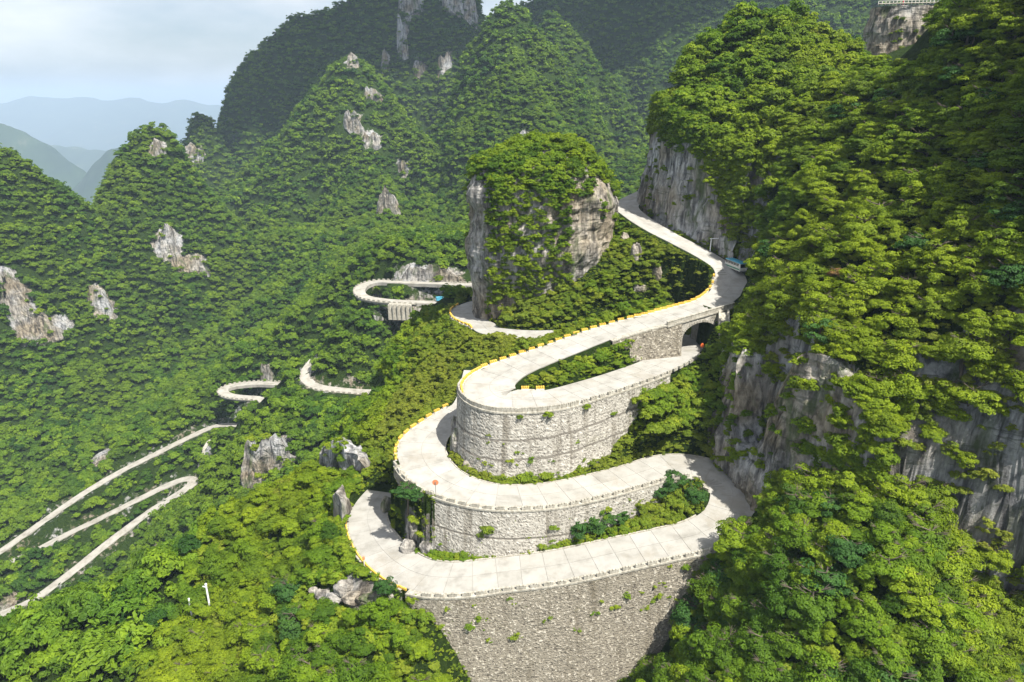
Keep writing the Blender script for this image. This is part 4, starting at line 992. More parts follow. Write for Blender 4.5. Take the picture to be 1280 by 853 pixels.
def crag(u, v, r, label, seed):
    p = hit(u, v)
    if p is None: return
    boulder((p[0], p[1]+.4, p[2]+r[2]*.25), r, label, seed); o = bpy.context.scene.collection.objects[-1]; o['group'] = 'rocks on the terraced slopes'
for i, (u, v, r, lab) in enumerate([(518,668,(1.3,1.4,3.2),'tall pale crag on the slope left of the crenellated wall'), (510,690,(1.4,1.3,1.8),'pale crag beside the road, below the tall crag'), (536,688,(1.5,1.2,1.5),'low rounded crag right of the tall crag'), (483,640,(1.2,1.3,2.6),'dark crag at the left end of the lowest bend'),
      (795,325,(1.4,1.3,3.6),'upright tan crag on the slope under the cliff road'), (822,345,(1.3,1.2,2.2),'small tan crag right of the upright one under the cliff road'), (781,302,(1.2,1.2,2.0),'grey crag just under the top of the cliff road'), (800,362,(2.4,1.3,1.2),'low broad crag above the yellow barrier'),
      (575,560,(2.0,1.6,3.0),'rough grey crag inside the middle bend, left of the curved wall'), (572,540,(1.5,1.5,2.6),'upper grey crag inside the middle bend, above the rough one'), (590,590,(2.0,1.6,1.8),'lower grey crag at the foot of the curved wall')]): crag(u, v, r, lab, i*5+3)
# ------------------------------------------------------------------ vehicles and small things
def wheel(parent, x, y, r=.45, w=.28):
    b = MB(); b.tube((x-w/2, y, r), (x+w/2, y, r), r, n=14); o = b.build('wheel', M['rubber'], parent)
    b = MB(); b.tube((x-w/2-.02, y, r), (x+w/2+.02, y, r), r*.5, n=10); b.build('hub', M['gmetal'], o)
def rowpos(R, i, lat):
    t = R[i+1, :2]-R[i-1, :2]; t /= np.linalg.norm(t); n = np.array([-t[1], t[0]]); p = R[i, :2]+n*lat; return (p[0], p[1], R[i, 2]+.05), math.atan2(t[1], t[0])-PI/2
def bus(loc, rz):
    r = empty('bus', loc); r.rotation_euler = (0, 0, rz); tag(r, 'small blue roofed bus half hidden by trees on the bend above the bridge', 'bus')
    b = MB(); b.box((0, 0, 1.25), (2.3, 7.6, 1.5)); b.box((0, .0, 2.3), (2.2, 7.4, .7), taper=.96); b.build('body', M['white'], r)
    b = MB(); b.box((0, 0, 2.75), (2.25, 7.5, .24), taper=.92); b.box((0, .5, 2.93), (1.4, 3, .16)); b.build('roof', M['blue'], r)
    b = MB(); b.box((0, 3.76, 2.0), (2.0, .1, 1.0)); b.build('windscreen', M['glass'], r)
    for sx in (-1, 1):
        for k in range(5):
            b = MB(); b.box((sx*1.13, -3+k*1.35, 2.15), (.08, 1.15, .75)); b.build('window', M['glass'], r)
        b = MB(); b.box((sx*.8, 3.82, .95), (.35, .08, .22)); b.build('headlight', M['wmetal'], r)
        b = MB(); b.box((sx*1.165, 0, 1.0), (.03, 7.2, .35)); b.build('side_stripe', M['green'], r)
        wheel(r, sx*1.0, 2.5); wheel(r, sx*1.0, -2.4)
    b = MB(); b.box((0, 3.85, .55), (2.3, .2, .3)); b.build('bumper', M['gmetal'], r)
i_ = idx_near(RA, 912, 340, 0, iA_bend); p, a = rowpos(RA, i_-1, 2.6); bus(p, a)
def truck(loc, rz):
    r = empty('truck', loc); r.rotation_euler = (0, 0, rz); tag(r, 'blue box truck on the distant road left of the rock pinnacle', 'truck')
    b = MB(); b.box((0, -.9, 1.9), (2.2, 4.4, 2.0)); b.build('cargo_box', M['blue'], r)
    b = MB(); b.box((0, 2.3, 1.35), (2.1, 1.6, 1.5), taper=.93); b.build('cab', M['white'], r)
    b = MB(); b.box((0, 3.08, 1.7), (1.8, .08, .65)); b.build('windscreen', M['glass'], r)
    b = MB(); b.box((0, 0, .7), (1.0, 6.2, .25)); b.build('chassis', M['gmetal'], r)
    for sx in (-1, 1):
        wheel(r, sx*.95, 2.1); wheel(r, sx*.95, -1.9); wheel(r, sx*.95, -.9)
i_ = idx_near(RF[0], 551, 378); i_ = min(i_, len(RF[0])-4); p, a = rowpos(RF[0], i_, .8); truck((p[0], p[1], p[2]+.15), a)
def mirror(R, i, side, label, big=.62, h=2.6):
    P = side_path(R, i, i, side, .7)[0]; r = empty('road_mirror', tuple(P)); tag(r, label, 'mirror')
    b = MB(); b.tube((0, 0, 0), (0, 0, h), .06); b.build('post', M['gmetal'], r)
    b = MB(); n = 20
    b.tube((0, .02, h+big*.6), (0, .14, h+big*.6), big, big*.86, n); b.build('mirror_shell', M['orange2'], r)
    b = MB(); b.tube((0, .141, h+big*.6), (0, .17, h+big*.6), big*.82, big*.7, n); b.build('mirror_face', M['glass'], r)
    b = MB(); b.box((0, -.06, h+big*.3), (.12, .14, big*1.0)); b.build('bracket', M['gmetal'], r)
def idx_side(R, u, v, side, off=.7, lo=0, hi=None):
    E = edges(R, off)[0 if side == 'L' else 1]; pu, pv, _ = proj(E); d = np.hypot(pu-u, pv-v); hi = hi or len(R); return lo+int(np.argmin(d[lo:hi]))
mirror(RB, idx_side(RB, 550, 616, 'R', lo=20, hi=iB_r), 'R', 'round orange traffic mirror seen from behind on the middle bend')
P = edges(RA, .3)[1]; i_ = idx_side(RA, 877, 440, 'R', .3, iA_bend); r = empty('road_sign', tuple(P[i_])); tag(r, 'small orange red oval marker beside the road in front of the arch', 'sign')
b = MB(); b.tube((0, 0, 0), (0, 0, 1.2), .05); b.build('post', M['gmetal'], r); b = MB(); b.tube((0, -.04, 1.5), (0, .04, 1.5), .55, n=16); q = b.build('sign_plate', M['orange'], r); q.scale = (.8, 1, 1.15)
i_ = idx_side(RB, 458, 706, 'L', .7, iB_4); P = edges(RB, .7)[0][i_]; r = empty('road_marker', tuple(P)); tag(r, 'short orange post on the outside of the lowest left bend', 'post')
b = MB(); b.tube((0, 0, 0), (0, 0, 1.5), .10); b.build('post', M['white'], r); b = MB(); b.tube((0, 0, 1.5), (0, 0, 2.1), .28, .2, 10); b.build('marker_head', M['orange2'], r)
i_ = idx_side(RA, 887, 318, 'L', .2, 0, iA_bend); P = edges(RA, .2)[0][i_]; r = empty('overhead_gantry', tuple(P)); tag(r, 'white steel pole with a level arm at the foot of the cliff road', 'pole')
b = MB(); b.tube((0, 0, 0), (0, 0, 3.9), .16, .13); b.build('post', M['wmetal'], r); b = MB(); b.tube((-.4, 0, 3.7), (3.2, .4, 3.8), .12); b.build('arm', M['wmetal'], r); b = MB(); b.box((2.9, .35, 3.75), (.6, .3, .35)); b.build('camera_box', M['wmetal'], r)
def bare_pole(u, v, h, label, bracket):
    p = hit(u, v+14); r = empty('white_pole', (p[0], p[1], p[2])); tag(r, label, 'pole')
    b = MB(); b.tube((0, 0, 0), (0, 0, h), .24, .2); b.build('shaft', M['wmetal'], r)
    if bracket:
        b = MB(); b.tube((0, 0, h-.7), (-.8, 0, h-.5), .12); b.build('bracket', M['wmetal'], r); b = MB(); b.tube((0, 0, h), (0, 0, h+.3), .3, .2); b.build('cap', M['wmetal'], r)
POLES = [(241, 761, 6.2, 'short white pole among the treetops, left of the taller one', False), (264, 754, 8.5, 'tall white pole with a side bracket rising from the treetops', True)]
for q in POLES: bare_pole(*q)
# slanted drainage strips on the slope above the lower loop
def drain(u0, v0, u1, v1, label):
    A = hit(u0, v0); B = hit(u1, v1); n = 14; V = []; Fc = []
    for i in range(n+1):
        p = A+(B-A)*i/n; zt = float(hz(p[0], p[1])[0])+1.3
        for dx, dzz in ((-1.1, -3), (-1.1, 0), (1.1, 0), (1.1, -3)): V.append((p[0]+dx, p[1], zt+dzz))
    for i in range(n):
        for k in range(3): Fc.append((i*4+k, i*4+k+1, i*4+k+5, i*4+k+4))
    Fc += [(0, 1, 2, 3), (4*n+3, 4*n+2, 4*n+1, 4*n)]
    tag(link('drain_strip', mesh('drain_strip', V, Fc, M['cement'])), label, 'drain')
drain(264, 552, 250, 586, 'left of the two slanted concrete drain strips above the lower loop')
drain(272, 556, 259, 582, 'right of the two slanted concrete drain strips above the lower loop')
# buttressed wall under the distant road
def piers():
    r = empty('buttressed_wall', tuple(atz(500, 378, -113))); tag(r, 'ribbed concrete retaining wall under the distant double road', 'wall'); o = np.array(r.location)
    A = atz(487, 379, -113); B = atz(515, 380, -113.5)
    V = [A-o+np.array([0, -3.2, .2]), B-o+np.array([0, -3.2, .2]), B-o+np.array([0, -4.2, -9]), A-o+np.array([0, -4.2, -9])]
    V += [v+np.array([0, 2.5, 0]) for v in V]
    link('backing', mesh('backing', V, [(0, 3, 2, 1), (4, 5, 6, 7), (0, 1, 5, 4), (1, 2, 6, 5), (3, 7, 6, 2), (0, 4, 7, 3)], M['cement']), r)
    for i in range(6):
        p = A+(B-A)*i/5-o; b = MB(); b.box((p[0], p[1]-4.0, p[2]-4.4), (.6, 1.6, 9)); b.build('buttress', M['cement'], r)
piers()
# ------------------------------------------------------------------ vegetation
def crown_mesh(name, ncl, nlf, ll, seed, m, flat=.6, low=-.25, aspect=.5):
    r = np.random.default_rng(seed); C = []; k = 0
    d = r.normal(size=(ncl*4, 3)); d /= np.linalg.norm(d, axis=1)[:, None]; d = d[d[:, 2] > low][:ncl]
    rad = r.uniform(.45, .92, len(d)); lump = 1+.22*np.sin(d[:, 0]*4+seed)+.15*np.sin(d[:, 1]*5+seed*2)
    cen = d*(rad*lump)[:, None]; cen[:, 2] = cen[:, 2]*.85+.05
    cr_ = r.uniform(.20, .38, len(d)); ctone = r.uniform(-.22, .22, len(d))
    n = len(d)*nlf; ci = np.repeat(np.arange(len(d)), nlf)
    e = r.normal(size=(n, 3)); e[:, 2] = np.abs(e[:, 2])*1.1-.25; e /= np.linalg.norm(e, axis=1)[:, None]
    sh = r.uniform(.55, 1.0, n)**.5
    P = cen[ci]+e*np.array([1, 1, flat])*(cr_[ci]*sh)[:, None]
    nrm = e*.9+d[ci]*.55+np.array([0, 0, .30])+r.normal(size=(n, 3))*.34; nrm /= np.linalg.norm(nrm, axis=1)[:, None]
    a = r.normal(size=(n, 3)); t = np.cross(nrm, a); t /= np.linalg.norm(t, axis=1)[:, None]; b = np.cross(nrm, t)
    s = ll*r.uniform(.65, 1.3, n)[:, None]
    tip = t*s; wid = b*s*aspect; droop = nrm*s*.22
    V = np.stack([P-tip-droop, P+wid, P+tip-droop, P-wid], 1).reshape(-1, 3)
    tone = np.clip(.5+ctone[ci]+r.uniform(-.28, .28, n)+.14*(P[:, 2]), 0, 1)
    q = np.arange(4*n).reshape(-1, 4)
    return V, q, np.repeat(tone, 4)
def trunk_geo(seed, h0=-2.0, h1=.75, r0=.075, limbs=7):
    r = random.Random(seed); b = MB(); p = Vector((0, 0, h0)); x = Vector((r.uniform(-.08, .08), r.uniform(-.08, .08), h1*.2)); top = Vector((r.uniform(-.15, .15), r.uniform(-.15, .15), h1))
    b.tube(p, x, r0, r0*.7, 7); b.tube(x, top, r0*.7, r0*.22, 6)
    for i in range(limbs):
        f = r.uniform(-.1, .8); s = x.lerp(top, max(f, 0)) if f > 0 else p.lerp(x, .85); a = r.uniform(0, 2*PI); l = r.uniform(.4, .75)
        e = s+Vector((math.cos(a)*l, math.sin(a)*l, r.uniform(.1, .4))); b.tube(s, e, r0*.35, r0*.12, 5)
        for k in (-.5, .5):
            e2 = s.lerp(e, .6)+Vector((math.cos(a+k)*l*.45, math.sin(a+k)*l*.45, r.uniform(.1, .25))); b.tube(s.lerp(e, .55), e2, r0*.18, r0*.07, 4)
    return b
def assets(prefix, n, ncl, nlf, ll, m, seed0, **kw):
    out = []
    for i in range(n):
        V, q, tone = crown_mesh(prefix, ncl, nlf, ll, seed0+i, m, **kw); out.append(mesh(prefix, V, q, m, False, attrs={'tone': tone}))
    return out
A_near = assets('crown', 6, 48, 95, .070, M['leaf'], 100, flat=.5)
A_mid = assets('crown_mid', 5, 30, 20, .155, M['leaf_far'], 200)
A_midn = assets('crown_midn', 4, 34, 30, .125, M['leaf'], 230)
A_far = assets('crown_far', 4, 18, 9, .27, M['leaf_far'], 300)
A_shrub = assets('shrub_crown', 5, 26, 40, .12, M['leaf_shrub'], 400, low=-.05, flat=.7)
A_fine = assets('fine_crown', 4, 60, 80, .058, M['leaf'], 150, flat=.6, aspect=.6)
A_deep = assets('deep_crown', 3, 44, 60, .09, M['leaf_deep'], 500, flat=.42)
A_red = assets('rust_crown', 1, 40, 50, .09, M['leaf_red'], 600)
A_tuft = assets('tuft', 3, 12, 16, .26, M['leaf_shrub'], 700, low=.0, aspect=.22)
TRK = [trunk_geo(i) for i in range(4)]
TRK = [mesh('trunk', t.V, t.F, M['bark'], True) for t in TRK]
STM = []
for i in range(3):
    t = trunk_geo(i+20, -.7, .6, .05, 5); STM.append(mesh('stem', t.V, t.F, M['bark'], True))
def coll(name, meshes):
    c = bpy.data.collections.new(name)
    for i, me in enumerate(meshes): c.objects.link(bpy.data.objects.new(f'{name}_{i}', me))
    return c
C_ = {k: coll(k, v) for k, v in dict(near=A_near+A_fine, mid=A_mid, midn=A_midn, far=A_far, shrub=A_shrub, deep=A_deep, tuft=A_tuft).items()}
def gn_instances(name, P, scl, rot, c, label=None):
    n = len(P)
    if n == 0: return
    me = bpy.data.meshes.new(name); me.vertices.add(n); me.vertices.foreach_set('co', np.asarray(P, np.float32).ravel())
    a = me.attributes.new('scl', 'FLOAT_VECTOR', 'POINT'); a.data.foreach_set('vector', np.asarray(scl, np.float32).ravel())
    a = me.attributes.new('rot', 'FLOAT_VECTOR', 'POINT'); a.data.foreach_set('vector', np.asarray(rot, np.float32).ravel())
    a = me.attributes.new('idx', 'INT', 'POINT'); a.data.foreach_set('value', rng.integers(0, 100, n).astype(np.int32))
    o = link(name, me); g = bpy.data.node_groups.new(name, 'GeometryNodeTree')
    g.interface.new_socket('Geometry', in_out='INPUT', socket_type='NodeSocketGeometry'); g.interface.new_socket('Geometry', in_out='OUTPUT', socket_type='NodeSocketGeometry')
    gi = g.nodes.new('NodeGroupInput'); go = g.nodes.new('NodeGroupOutput'); ip = g.nodes.new('GeometryNodeInstanceOnPoints'); ci = g.nodes.new('GeometryNodeCollectionInfo')
    ci.inputs['Collection'].default_value = c; ci.inputs['Separate Children'].default_value = True; ci.inputs['Reset Children'].default_value = True
    def na(nm, ty):
        x = g.nodes.new('GeometryNodeInputNamedAttribute'); x.data_type = ty; x.inputs['Name'].default_value = nm; return x.outputs['Attribute']
    ip.inputs['Pick Instance'].default_value = True
    g.links.new(gi.outputs[0], ip.inputs['Points']); g.links.new(ci.outputs[0], ip.inputs['Instance']); g.links.new(na('idx', 'INT'), ip.inputs['Instance Index'])
    g.links.new(na('rot', 'FLOAT_VECTOR'), ip.inputs['Rotation']); g.links.new(na('scl', 'FLOAT_VECTOR'), ip.inputs['Scale']); g.links.new(ip.outputs[0], go.inputs[0])
    md = o.modifiers.new('scatter', 'NODES'); md.node_group = g; tag(o, kind='stuff'); return o

# protected view lines: nothing tall grows where it would hide a road, a wall or a pole
PS = 2; PW, PH = 1280//PS, 853//PS
prot = np.zeros((PH, PW))
def protect(P, grow=0):
    P = P[:, :3]; k_ = np.ones(len(P), bool)
    for f_ in np.linspace(.45, .975, 30): k_ &= P[:, 2]*f_+.9 > hz(P[:, 0]*f_, P[:, 1]*f_)
    P = P[k_]
    if len(P) == 0: return
    u, v, d = proj(P); iu = (u/PS).astype(int); iv = (v/PS).astype(int)
    ok = (iu >= 0) & (iu < PW) & (iv >= 0) & (iv < PH) & (d > 1)
    for dx in range(-grow, grow+1):
        for dy in range(-grow, grow+1):
            a = np.clip(iv[ok]+dy, 0, PH-1); b = np.clip(iu[ok]+dx, 0, PW-1); np.maximum.at(prot, (a, b), d[ok])
def prot_road(R, frac=1.0, skip=None):
    D = resample(R, .3); Le, Re = edges(D)
    vis = D[:, 4] > .6
    if skip: vis &= ~skip(D)
    for f in np.linspace(.5-.5*frac, .5+.5*frac, 30): protect((Le*(1-f)+Re*f)[vis])
prot_road(RA); prot_road(RB, 1.0, lambda D: (D[:, 0] > 39.0) & (D[:, 1] < 122))
for R in RF: prot_road(R, .8)
def prot_wall(R, i0, i1, side, h, out=1.4):
    P = resample(side_path(R, i0, i1, side, out), .3)
    for k in np.arange(-.8, h, .25): protect(P-np.array([0, 0, k, 0])[:P.shape[1]])
iA_w8 = idx_near(RA, 765, 476, iA_bend)
prot_wall(RA, iA_bend, iA_w8, 'R', 10.5); prot_wall(RA, iA_w8, iA_low-2, 'R', .6); prot_wall(RB, iB_w0+2, iB_w1-8, 'R', 5.0); prot_wall(RB, iB_4+14, iB_t1-3, 'L', 22); prot_wall(RB, iB_w0-8, iB_w0, 'R', .2)
for i in (iA_brA-6,): prot_wall(RA, iA_brA-4, iA_brB+4, 'L', 10, 1.0)
prot_wall(RA, j0-2, iA_bend, 'R', -.1, .5)
for u, v, h, _, _ in POLES:
    p = hit(u, v+14); protect(np.array([[p[0], p[1], p[2]+k] for k in np.arange(h*.2, h+.5, .2)]), 1)
for u0, u1, v0, v1, D in [(394, 490, 730, 752, 150), (1088, 1160, 8, 72, 280), (800, 880, 175, 285, 235), (935, 1045, 465, 560, 128), (590, 606, 230, 398, 222), (716, 748, 250, 350, 215), (1180, 1215, 575, 640, 108), (500, 560, 640, 696, 130), (305, 345, 560, 606, 300), (355, 368, 555, 575, 300), (400, 455, 560, 584, 290),
     (0, 70, 345, 420, 520), (112, 140, 358, 398, 560), (202, 222, 290, 326, 640), (192, 204, 176, 198, 640), (434, 446, 68, 84, 800), (503, 590, 334, 350, 430), (388, 478, 470, 484, 340), (545, 566, 373, 380, 380), (428, 455, 140, 165, 800), (455, 475, 168, 184, 780), (475, 495, 245, 268, 650), (326, 342, 462, 478, 430)]:
    a = prot[v0//PS:v1//PS, u0//PS:u1//PS]; np.maximum(a, D, out=a)
def free(P, R, tall=1.0):
    c = P+np.array([0, 0, 1])*(R*.75*tall)[:, None]; u, v, d = proj(c); r = R*F/np.maximum(d, 1); ok = np.ones(len(P), bool)
    for ang in list(np.linspace(0, 2*PI, 9)[:-1])+[None]:
        for k in ((.8, .4) if ang is not None else (0,)):
            uu = u+(r*k*math.cos(ang) if ang is not None else 0); vv = v-(r*k*math.sin(ang)*.85 if ang is not None else 0)
            iu = (uu/PS).astype(int); iv = (vv/PS).astype(int); ins = (iu >= 0) & (iu < PW) & (iv >= 0) & (iv < PH)
            q = np.zeros(len(P)); q[ins] = prot[iv[ins], iu[ins]]; ok &= ~(q > d+.5)
    return ok
def dist_road(P, lst=(RA, RB), st=1):
    d = np.full(len(P), 1e9)
    for R in lst:
        for q in R[::st]: d = np.minimum(d, np.hypot(P[:, 0]-q[0], P[:, 1]-q[1])-q[3])
    return d
def visible(P, up=5.0):
    vis = np.zeros(len(P), bool); u, v, d = proj(P); infr = (u > -160) & (u < 1440) & (v > -160) & (v < 1050) & (d > 20); idx = np.where(infr)[0]
    T = P[idx]+np.array([0, 0, up])
    for cx in (0, -30, 30):
        C0 = np.array([cx, 0, 0.0]); ok = np.ones(len(idx), bool)
        for f in np.linspace(.12, .985, 44):
            Q = C0+(T-C0)*f; ok &= Q[:, 2]+3.5 > hz(Q[:, 0], Q[:, 1])
        vis[idx] |= ok
    return vis
def scatter(box, spacing, hole=None, steepcap=3.0):
    xs = np.arange(box[0], box[1], spacing); ys = np.arange(box[2], box[3], spacing); X, Y = np.meshgrid(xs, ys); X = X.ravel(); Y = Y.ravel()
    nz_ = hz(X, Y, 'nz'); rep = np.clip(np.round(1/np.maximum(nz_, .05)+rng.uniform(-.5, .5, len(X))), 1, steepcap).astype(int)
    X = np.repeat(X, rep); Y = np.repeat(Y, rep); X = X+rng.uniform(-.5, .5, len(X))*spacing; Y = Y+rng.uniform(-.5, .5, len(X))*spacing
    if hole: k = ~inbox(hole, X, Y); X, Y = X[k], Y[k]
    return np.stack([X, Y, hz(X, Y)], 1), hz(X, Y, 'nz')
def rr(n, a, b): return rng.uniform(a, b, n)
polyMxy = np.array([p[:2] for p in polyM])
# --- near trees
P, nzp = scatter(NEAR, 3.1, steepcap=6); 
sM, _ = sdist_poly(polyM, P[:, 0], P[:, 1])
dr = dist_road(P); dfar = dist_road(P, RF, 2)
terrace = (P[:, 0] > -38) & (P[:, 0] < 58) & (P[:, 1] > 108) & (P[:, 1] < 232) & (sM > 0) & (P[:, 2] > -93)
mound = (P[:, 0] > 14) & (P[:, 1] < 125) & (sM > -1) & (P[:, 2] > -110)
terrace &= ~(mound & (P[:, 0] > 24) & (P[:, 1] < 112))
uu_, vv_, _ = proj(P); cliffz = (uu_ > 925) & (uu_ < 1065) & (vv_ > 440) & (vv_ < 600) | (uu_ > 800) & (uu_ < 915) & (vv_ > 150) & (vv_ < 330) & (sM > -3) | (uu_ > 1165) & (uu_ < 1290) & (vv_ > 545) & (vv_ < 680)
steepok = (nzp > .40) | ~cliffz | (rng.uniform(size=len(P)) < .16)
base_ok = (rockmask(P) < .5) & steepok & (dfar > 3)
Rt = 1.5+2.7*rng.uniform(size=len(P))**1.5
Rt = np.where((sM < 0) | mound, Rt*1.0, Rt*.86)
k = base_ok & ~terrace & (dr > Rt*.8+.8); k &= visible(P); P1, R1 = P[k], Rt[k]
k = free(P1, R1); P1, R1 = P1[k], R1[k]
near_tree = [P1, R1]
# --- terrace bushes and undergrowth
P, nzp = scatter((-40, 60, 100, 235), 1.35, steepcap=4)
sM, _ = sdist_poly(polyM, P[:, 0], P[:, 1]); dr = dist_road(P)
Rb = rr(len(P), .75, 1.55)*np.where(rng.uniform(size=len(P)) < .12, 1.5, 1)
clump = fbm(P[:, 0]/9, P[:, 1]/9, 0, 3, 91)
k = (sM > -2) & (dr > Rb*.7+.1) & ((nzp > .33) | (rng.uniform(size=len(P)) < .8)) & (rockmask(P) < .6) & (rng.uniform(size=len(P)) < .8+clump*.5) & visible(P, 5.0)
P2, R2 = P[k], Rb[k]; k = free(P2, R2, .8); P2, R2 = P2[k], R2[k]
# --- verge tufts right beside the roads
P, nzp = scatter((-45, 70, 100, 268), .8, steepcap=4); dr = dist_road(P)
k = (dr > .75) & (dr < 4.2)
zr_ = np.full(len(P), -999.); dm_ = np.full(len(P), 1e9)
for R_ in (RA, RB):
    for q_ in R_:
        dd_ = np.hypot(P[:, 0]-q_[0], P[:, 1]-q_[1]); m_ = dd_ < dm_; dm_[m_] = dd_[m_]; zr_[m_] = q_[2]
k &= (P[:, 2] > zr_-1.2) | (P[:, 1] > 188); k &= (nzp > .85) | (dr > 1.8); P = P[k]; Rv = rr(len(P), .3, .62); k = free(P, Rv, .5) & visible(P, 1.0); P3, R3 = P[k], Rv[k]
P, nzp = scatter((-42, 62, 96, 235), 1.0, steepcap=6); sM, _ = sdist_poly(polyM, P[:, 0], P[:, 1]); dr = dist_road(P)
gz = ((P[:, 1] > 112) & (P[:, 0] > -38) & (P[:, 2] > -93) & (sM > -1)) | ((P[:, 0] < 3) & (P[:, 0] > -22) & (P[:, 1] < 112) & (P[:, 1] > 96))
k = gz & (dr > 1.0) & (rockmask(P) < .8); k &= ~((P[:, 1] < 165) & (nzp < .12) & (P[:, 0] > -12)); P = P[k]
P3 = np.vstack([P3, P]); R3 = np.r_[R3, rr(len(P), .32, .62)]
# --- under-storey on the near hills
P, nzp = scatter(NEAR, 2.3, steepcap=5); sM, _ = sdist_poly(polyM, P[:, 0], P[:, 1]); dr = dist_road(P); Ru = rr(len(P), .9, 1.7)
k = ((nzp > .3) | (rng.uniform(size=len(P)) < .75)) & (rockmask(P) < .35) & (dr > 2) & ~((P[:, 0] > -38) & (P[:, 0] < 58) & (P[:, 1] > 108) & (P[:, 1] < 232) & (sM > 0) & (P[:, 2] > -93)) & visible(P, 7.0) & (dist_road(P, RF, 2) > 2)
P4, R4 = P[k], Ru[k]; k = free(P4, R4); P4, R4 = P4[k], R4[k]
# --- plants on the pinnacle and on cliff faces
def on_mesh(P, q, n, fn):
    a, b, c, d = (P[q[:, i]] for i in range(4)); nr = np.cross(b-a, d-a); ar = np.linalg.norm(nr, axis=1); nr = nr/(ar[:, None]+1e-9)
    i = rng.choice(len(q), n, p=ar/ar.sum()); f, g = rng.uniform(size=(2, n, 1)); X = a[i]*(1-f)*(1-g)+b[i]*f*(1-g)+c[i]*f*g+d[i]*(1-f)*g
    k = fn(X, nr[i]); return X[k], nr[i][k]
def pin_fn(X, n):
    u, v, d = proj(X); r = rng.uniform(size=len(X)); cl = fbm(X[:, 0]/5, X[:, 1]/5, X[:, 2]/7, 3, 5)
    dens = np.where(v < 225, 1.0, np.where((u > 606) & (u < 712) & (v < 380), 1.0+cl, np.where(v < 375, .32+cl*.9, .2+cl*.5)))
    dens = np.where((u < 607) & (v > 222), .04, dens); dens = np.where((u > 712) & (v > 245), .42+cl*1.2, dens); dens = np.where((n[:, 1] > .4) & (X[:, 2] < -15), .4, dens)
    return r < dens
X, n = on_mesh(PINP, PINQ, 4600, pin_fn); Rp = rr(len(X), 1.0, 2.2); u, v, d = proj(X); Rp = np.where(v > 240, Rp*.82, Rp*1.1); X[:, :2] -= n[:, :2]*0; 
top = np.stack([rr(260, -9, 26), rr(260, 205, 239)], 1); zt_ = PINP[:, 2].max(); kt = ((top[:, 0]-10)/17)**2+((top[:, 1]-222)/15)**2 < 1; top = top[kt]
top = top[:0]; ztop = top[:, 0]; Xt = np.c_[top, ztop]; Rtp = rr(len(Xt), 1.4, 2.5)
k = free(X, Rp*.9, .3); PPn, RPn = np.vstack([X[k], Xt]), np.r_[Rp[k], Rtp]
cl_P, cl_R = [], []
for ci_, (Pc, qc) in enumerate(CLIFFS):
    dc = Pc[:, 1].mean(); a, b, c, d = (Pc[qc[:, i]] for i in range(4)); area = np.linalg.norm(np.cross(b-a, d-a), axis=1).sum()
    big = dc > 260; n_ = int(area*(.012 if big else (.10 if ci_ == 1 else .05)))+2; n_ = min(n_, 900)
    X, n = on_mesh(Pc, qc, n_, lambda X, n: fbm(X[:, 0]/8, X[:, 1]/8, X[:, 2]/6, 3, 8) > (-.05 if not big else .0))
    cl_P.append(X); cl_R.append(rr(len(X), 1.6, 3.0) if big else rr(len(X), .5, 1.5))
X, n = on_mesh(OUTP, OUTQ, 300, lambda X, n: (fbm(X[:, 0]/5, X[:, 1]/5, X[:, 2]/5, 3, 18) > .12)); cl_P.append(X); cl_R.append(rr(len(X), .5, 1.3))
Pc, qc = CLIFFS[0]
def c0(X, n):
    u, v, d = proj(X); return (v < np.interp(u, [800, 812, 860, 885, 900, 925], [165, 160, 182, 215, 255, 335])+rng.uniform(-14, 14, len(X)))
X, n = on_mesh(Pc, qc, 2600, c0); cl_P.append(X); cl_R.append(rr(len(X), 1.1, 2.2))
Pc, qc = CLIFFS[1]
def c1(X, n):
    u, v, d = proj(X); return (fbm(X[:, 0]/5, X[:, 1]/5, X[:, 2]/3.2, 3, 88) > .22+.2*(u < 1000)+.1*(u < 965)) | (v < 432+rng.uniform(-14, 14, len(X))) | (u > 1075)
X, n = on_mesh(Pc, qc, 1900, c1); cl_P.append(X); cl_R.append(rr(len(X), .7, 1.9))
PC, RC = np.vstack(cl_P), np.concatenate(cl_R)
# --- middle distance and far forest
P, nzp = scatter(MID, 4.5, NEAR); Rm = 1.7+3.1*rng.uniform(size=len(P))**1.3; hole_r = dist_road(P, RF, 2)
k = (hole_r > Rm*.7+.8) & (rockmask(P) < .45) & visible(P, 7); P5, R5 = P[k], Rm[k]; k = free(P5, R5); P5, R5 = P5[k], R5[k]
P, nzp = scatter((-800, 760, 150, 1400), 6.3, MID, 4.0); Rm = 2.3+3.3*rng.uniform(size=len(P))**1.3; k = (rockmask(P) < .45) & visible(P, 9) & ~inbox(NEAR, P[:, 0], P[:, 1])
P6, R6 = P[k], Rm[k]; k = free(P6, R6); P6, R6 = P6[k], R6[k]
print('counts', len(P1), len(P2), len(P3), len(P4), len(PPn), len(PC), len(P5), len(P6))
def srt(n): return np.stack([rr(n, -.12, .12), rr(n, -.12, .12), rr(n, 0, 6.283)], 1)
def sc3(R, h=.95): return np.stack([R*rr(len(R), .9, 1.12), R*rr(len(R), .9, 1.12), R*h*rr(len(R), .85, 1.2)], 1)
def lift(P, R, k=.45): Q = P.copy(); Q[:, 2] += R*(k+rr(len(R), -.35, .6)); return Q
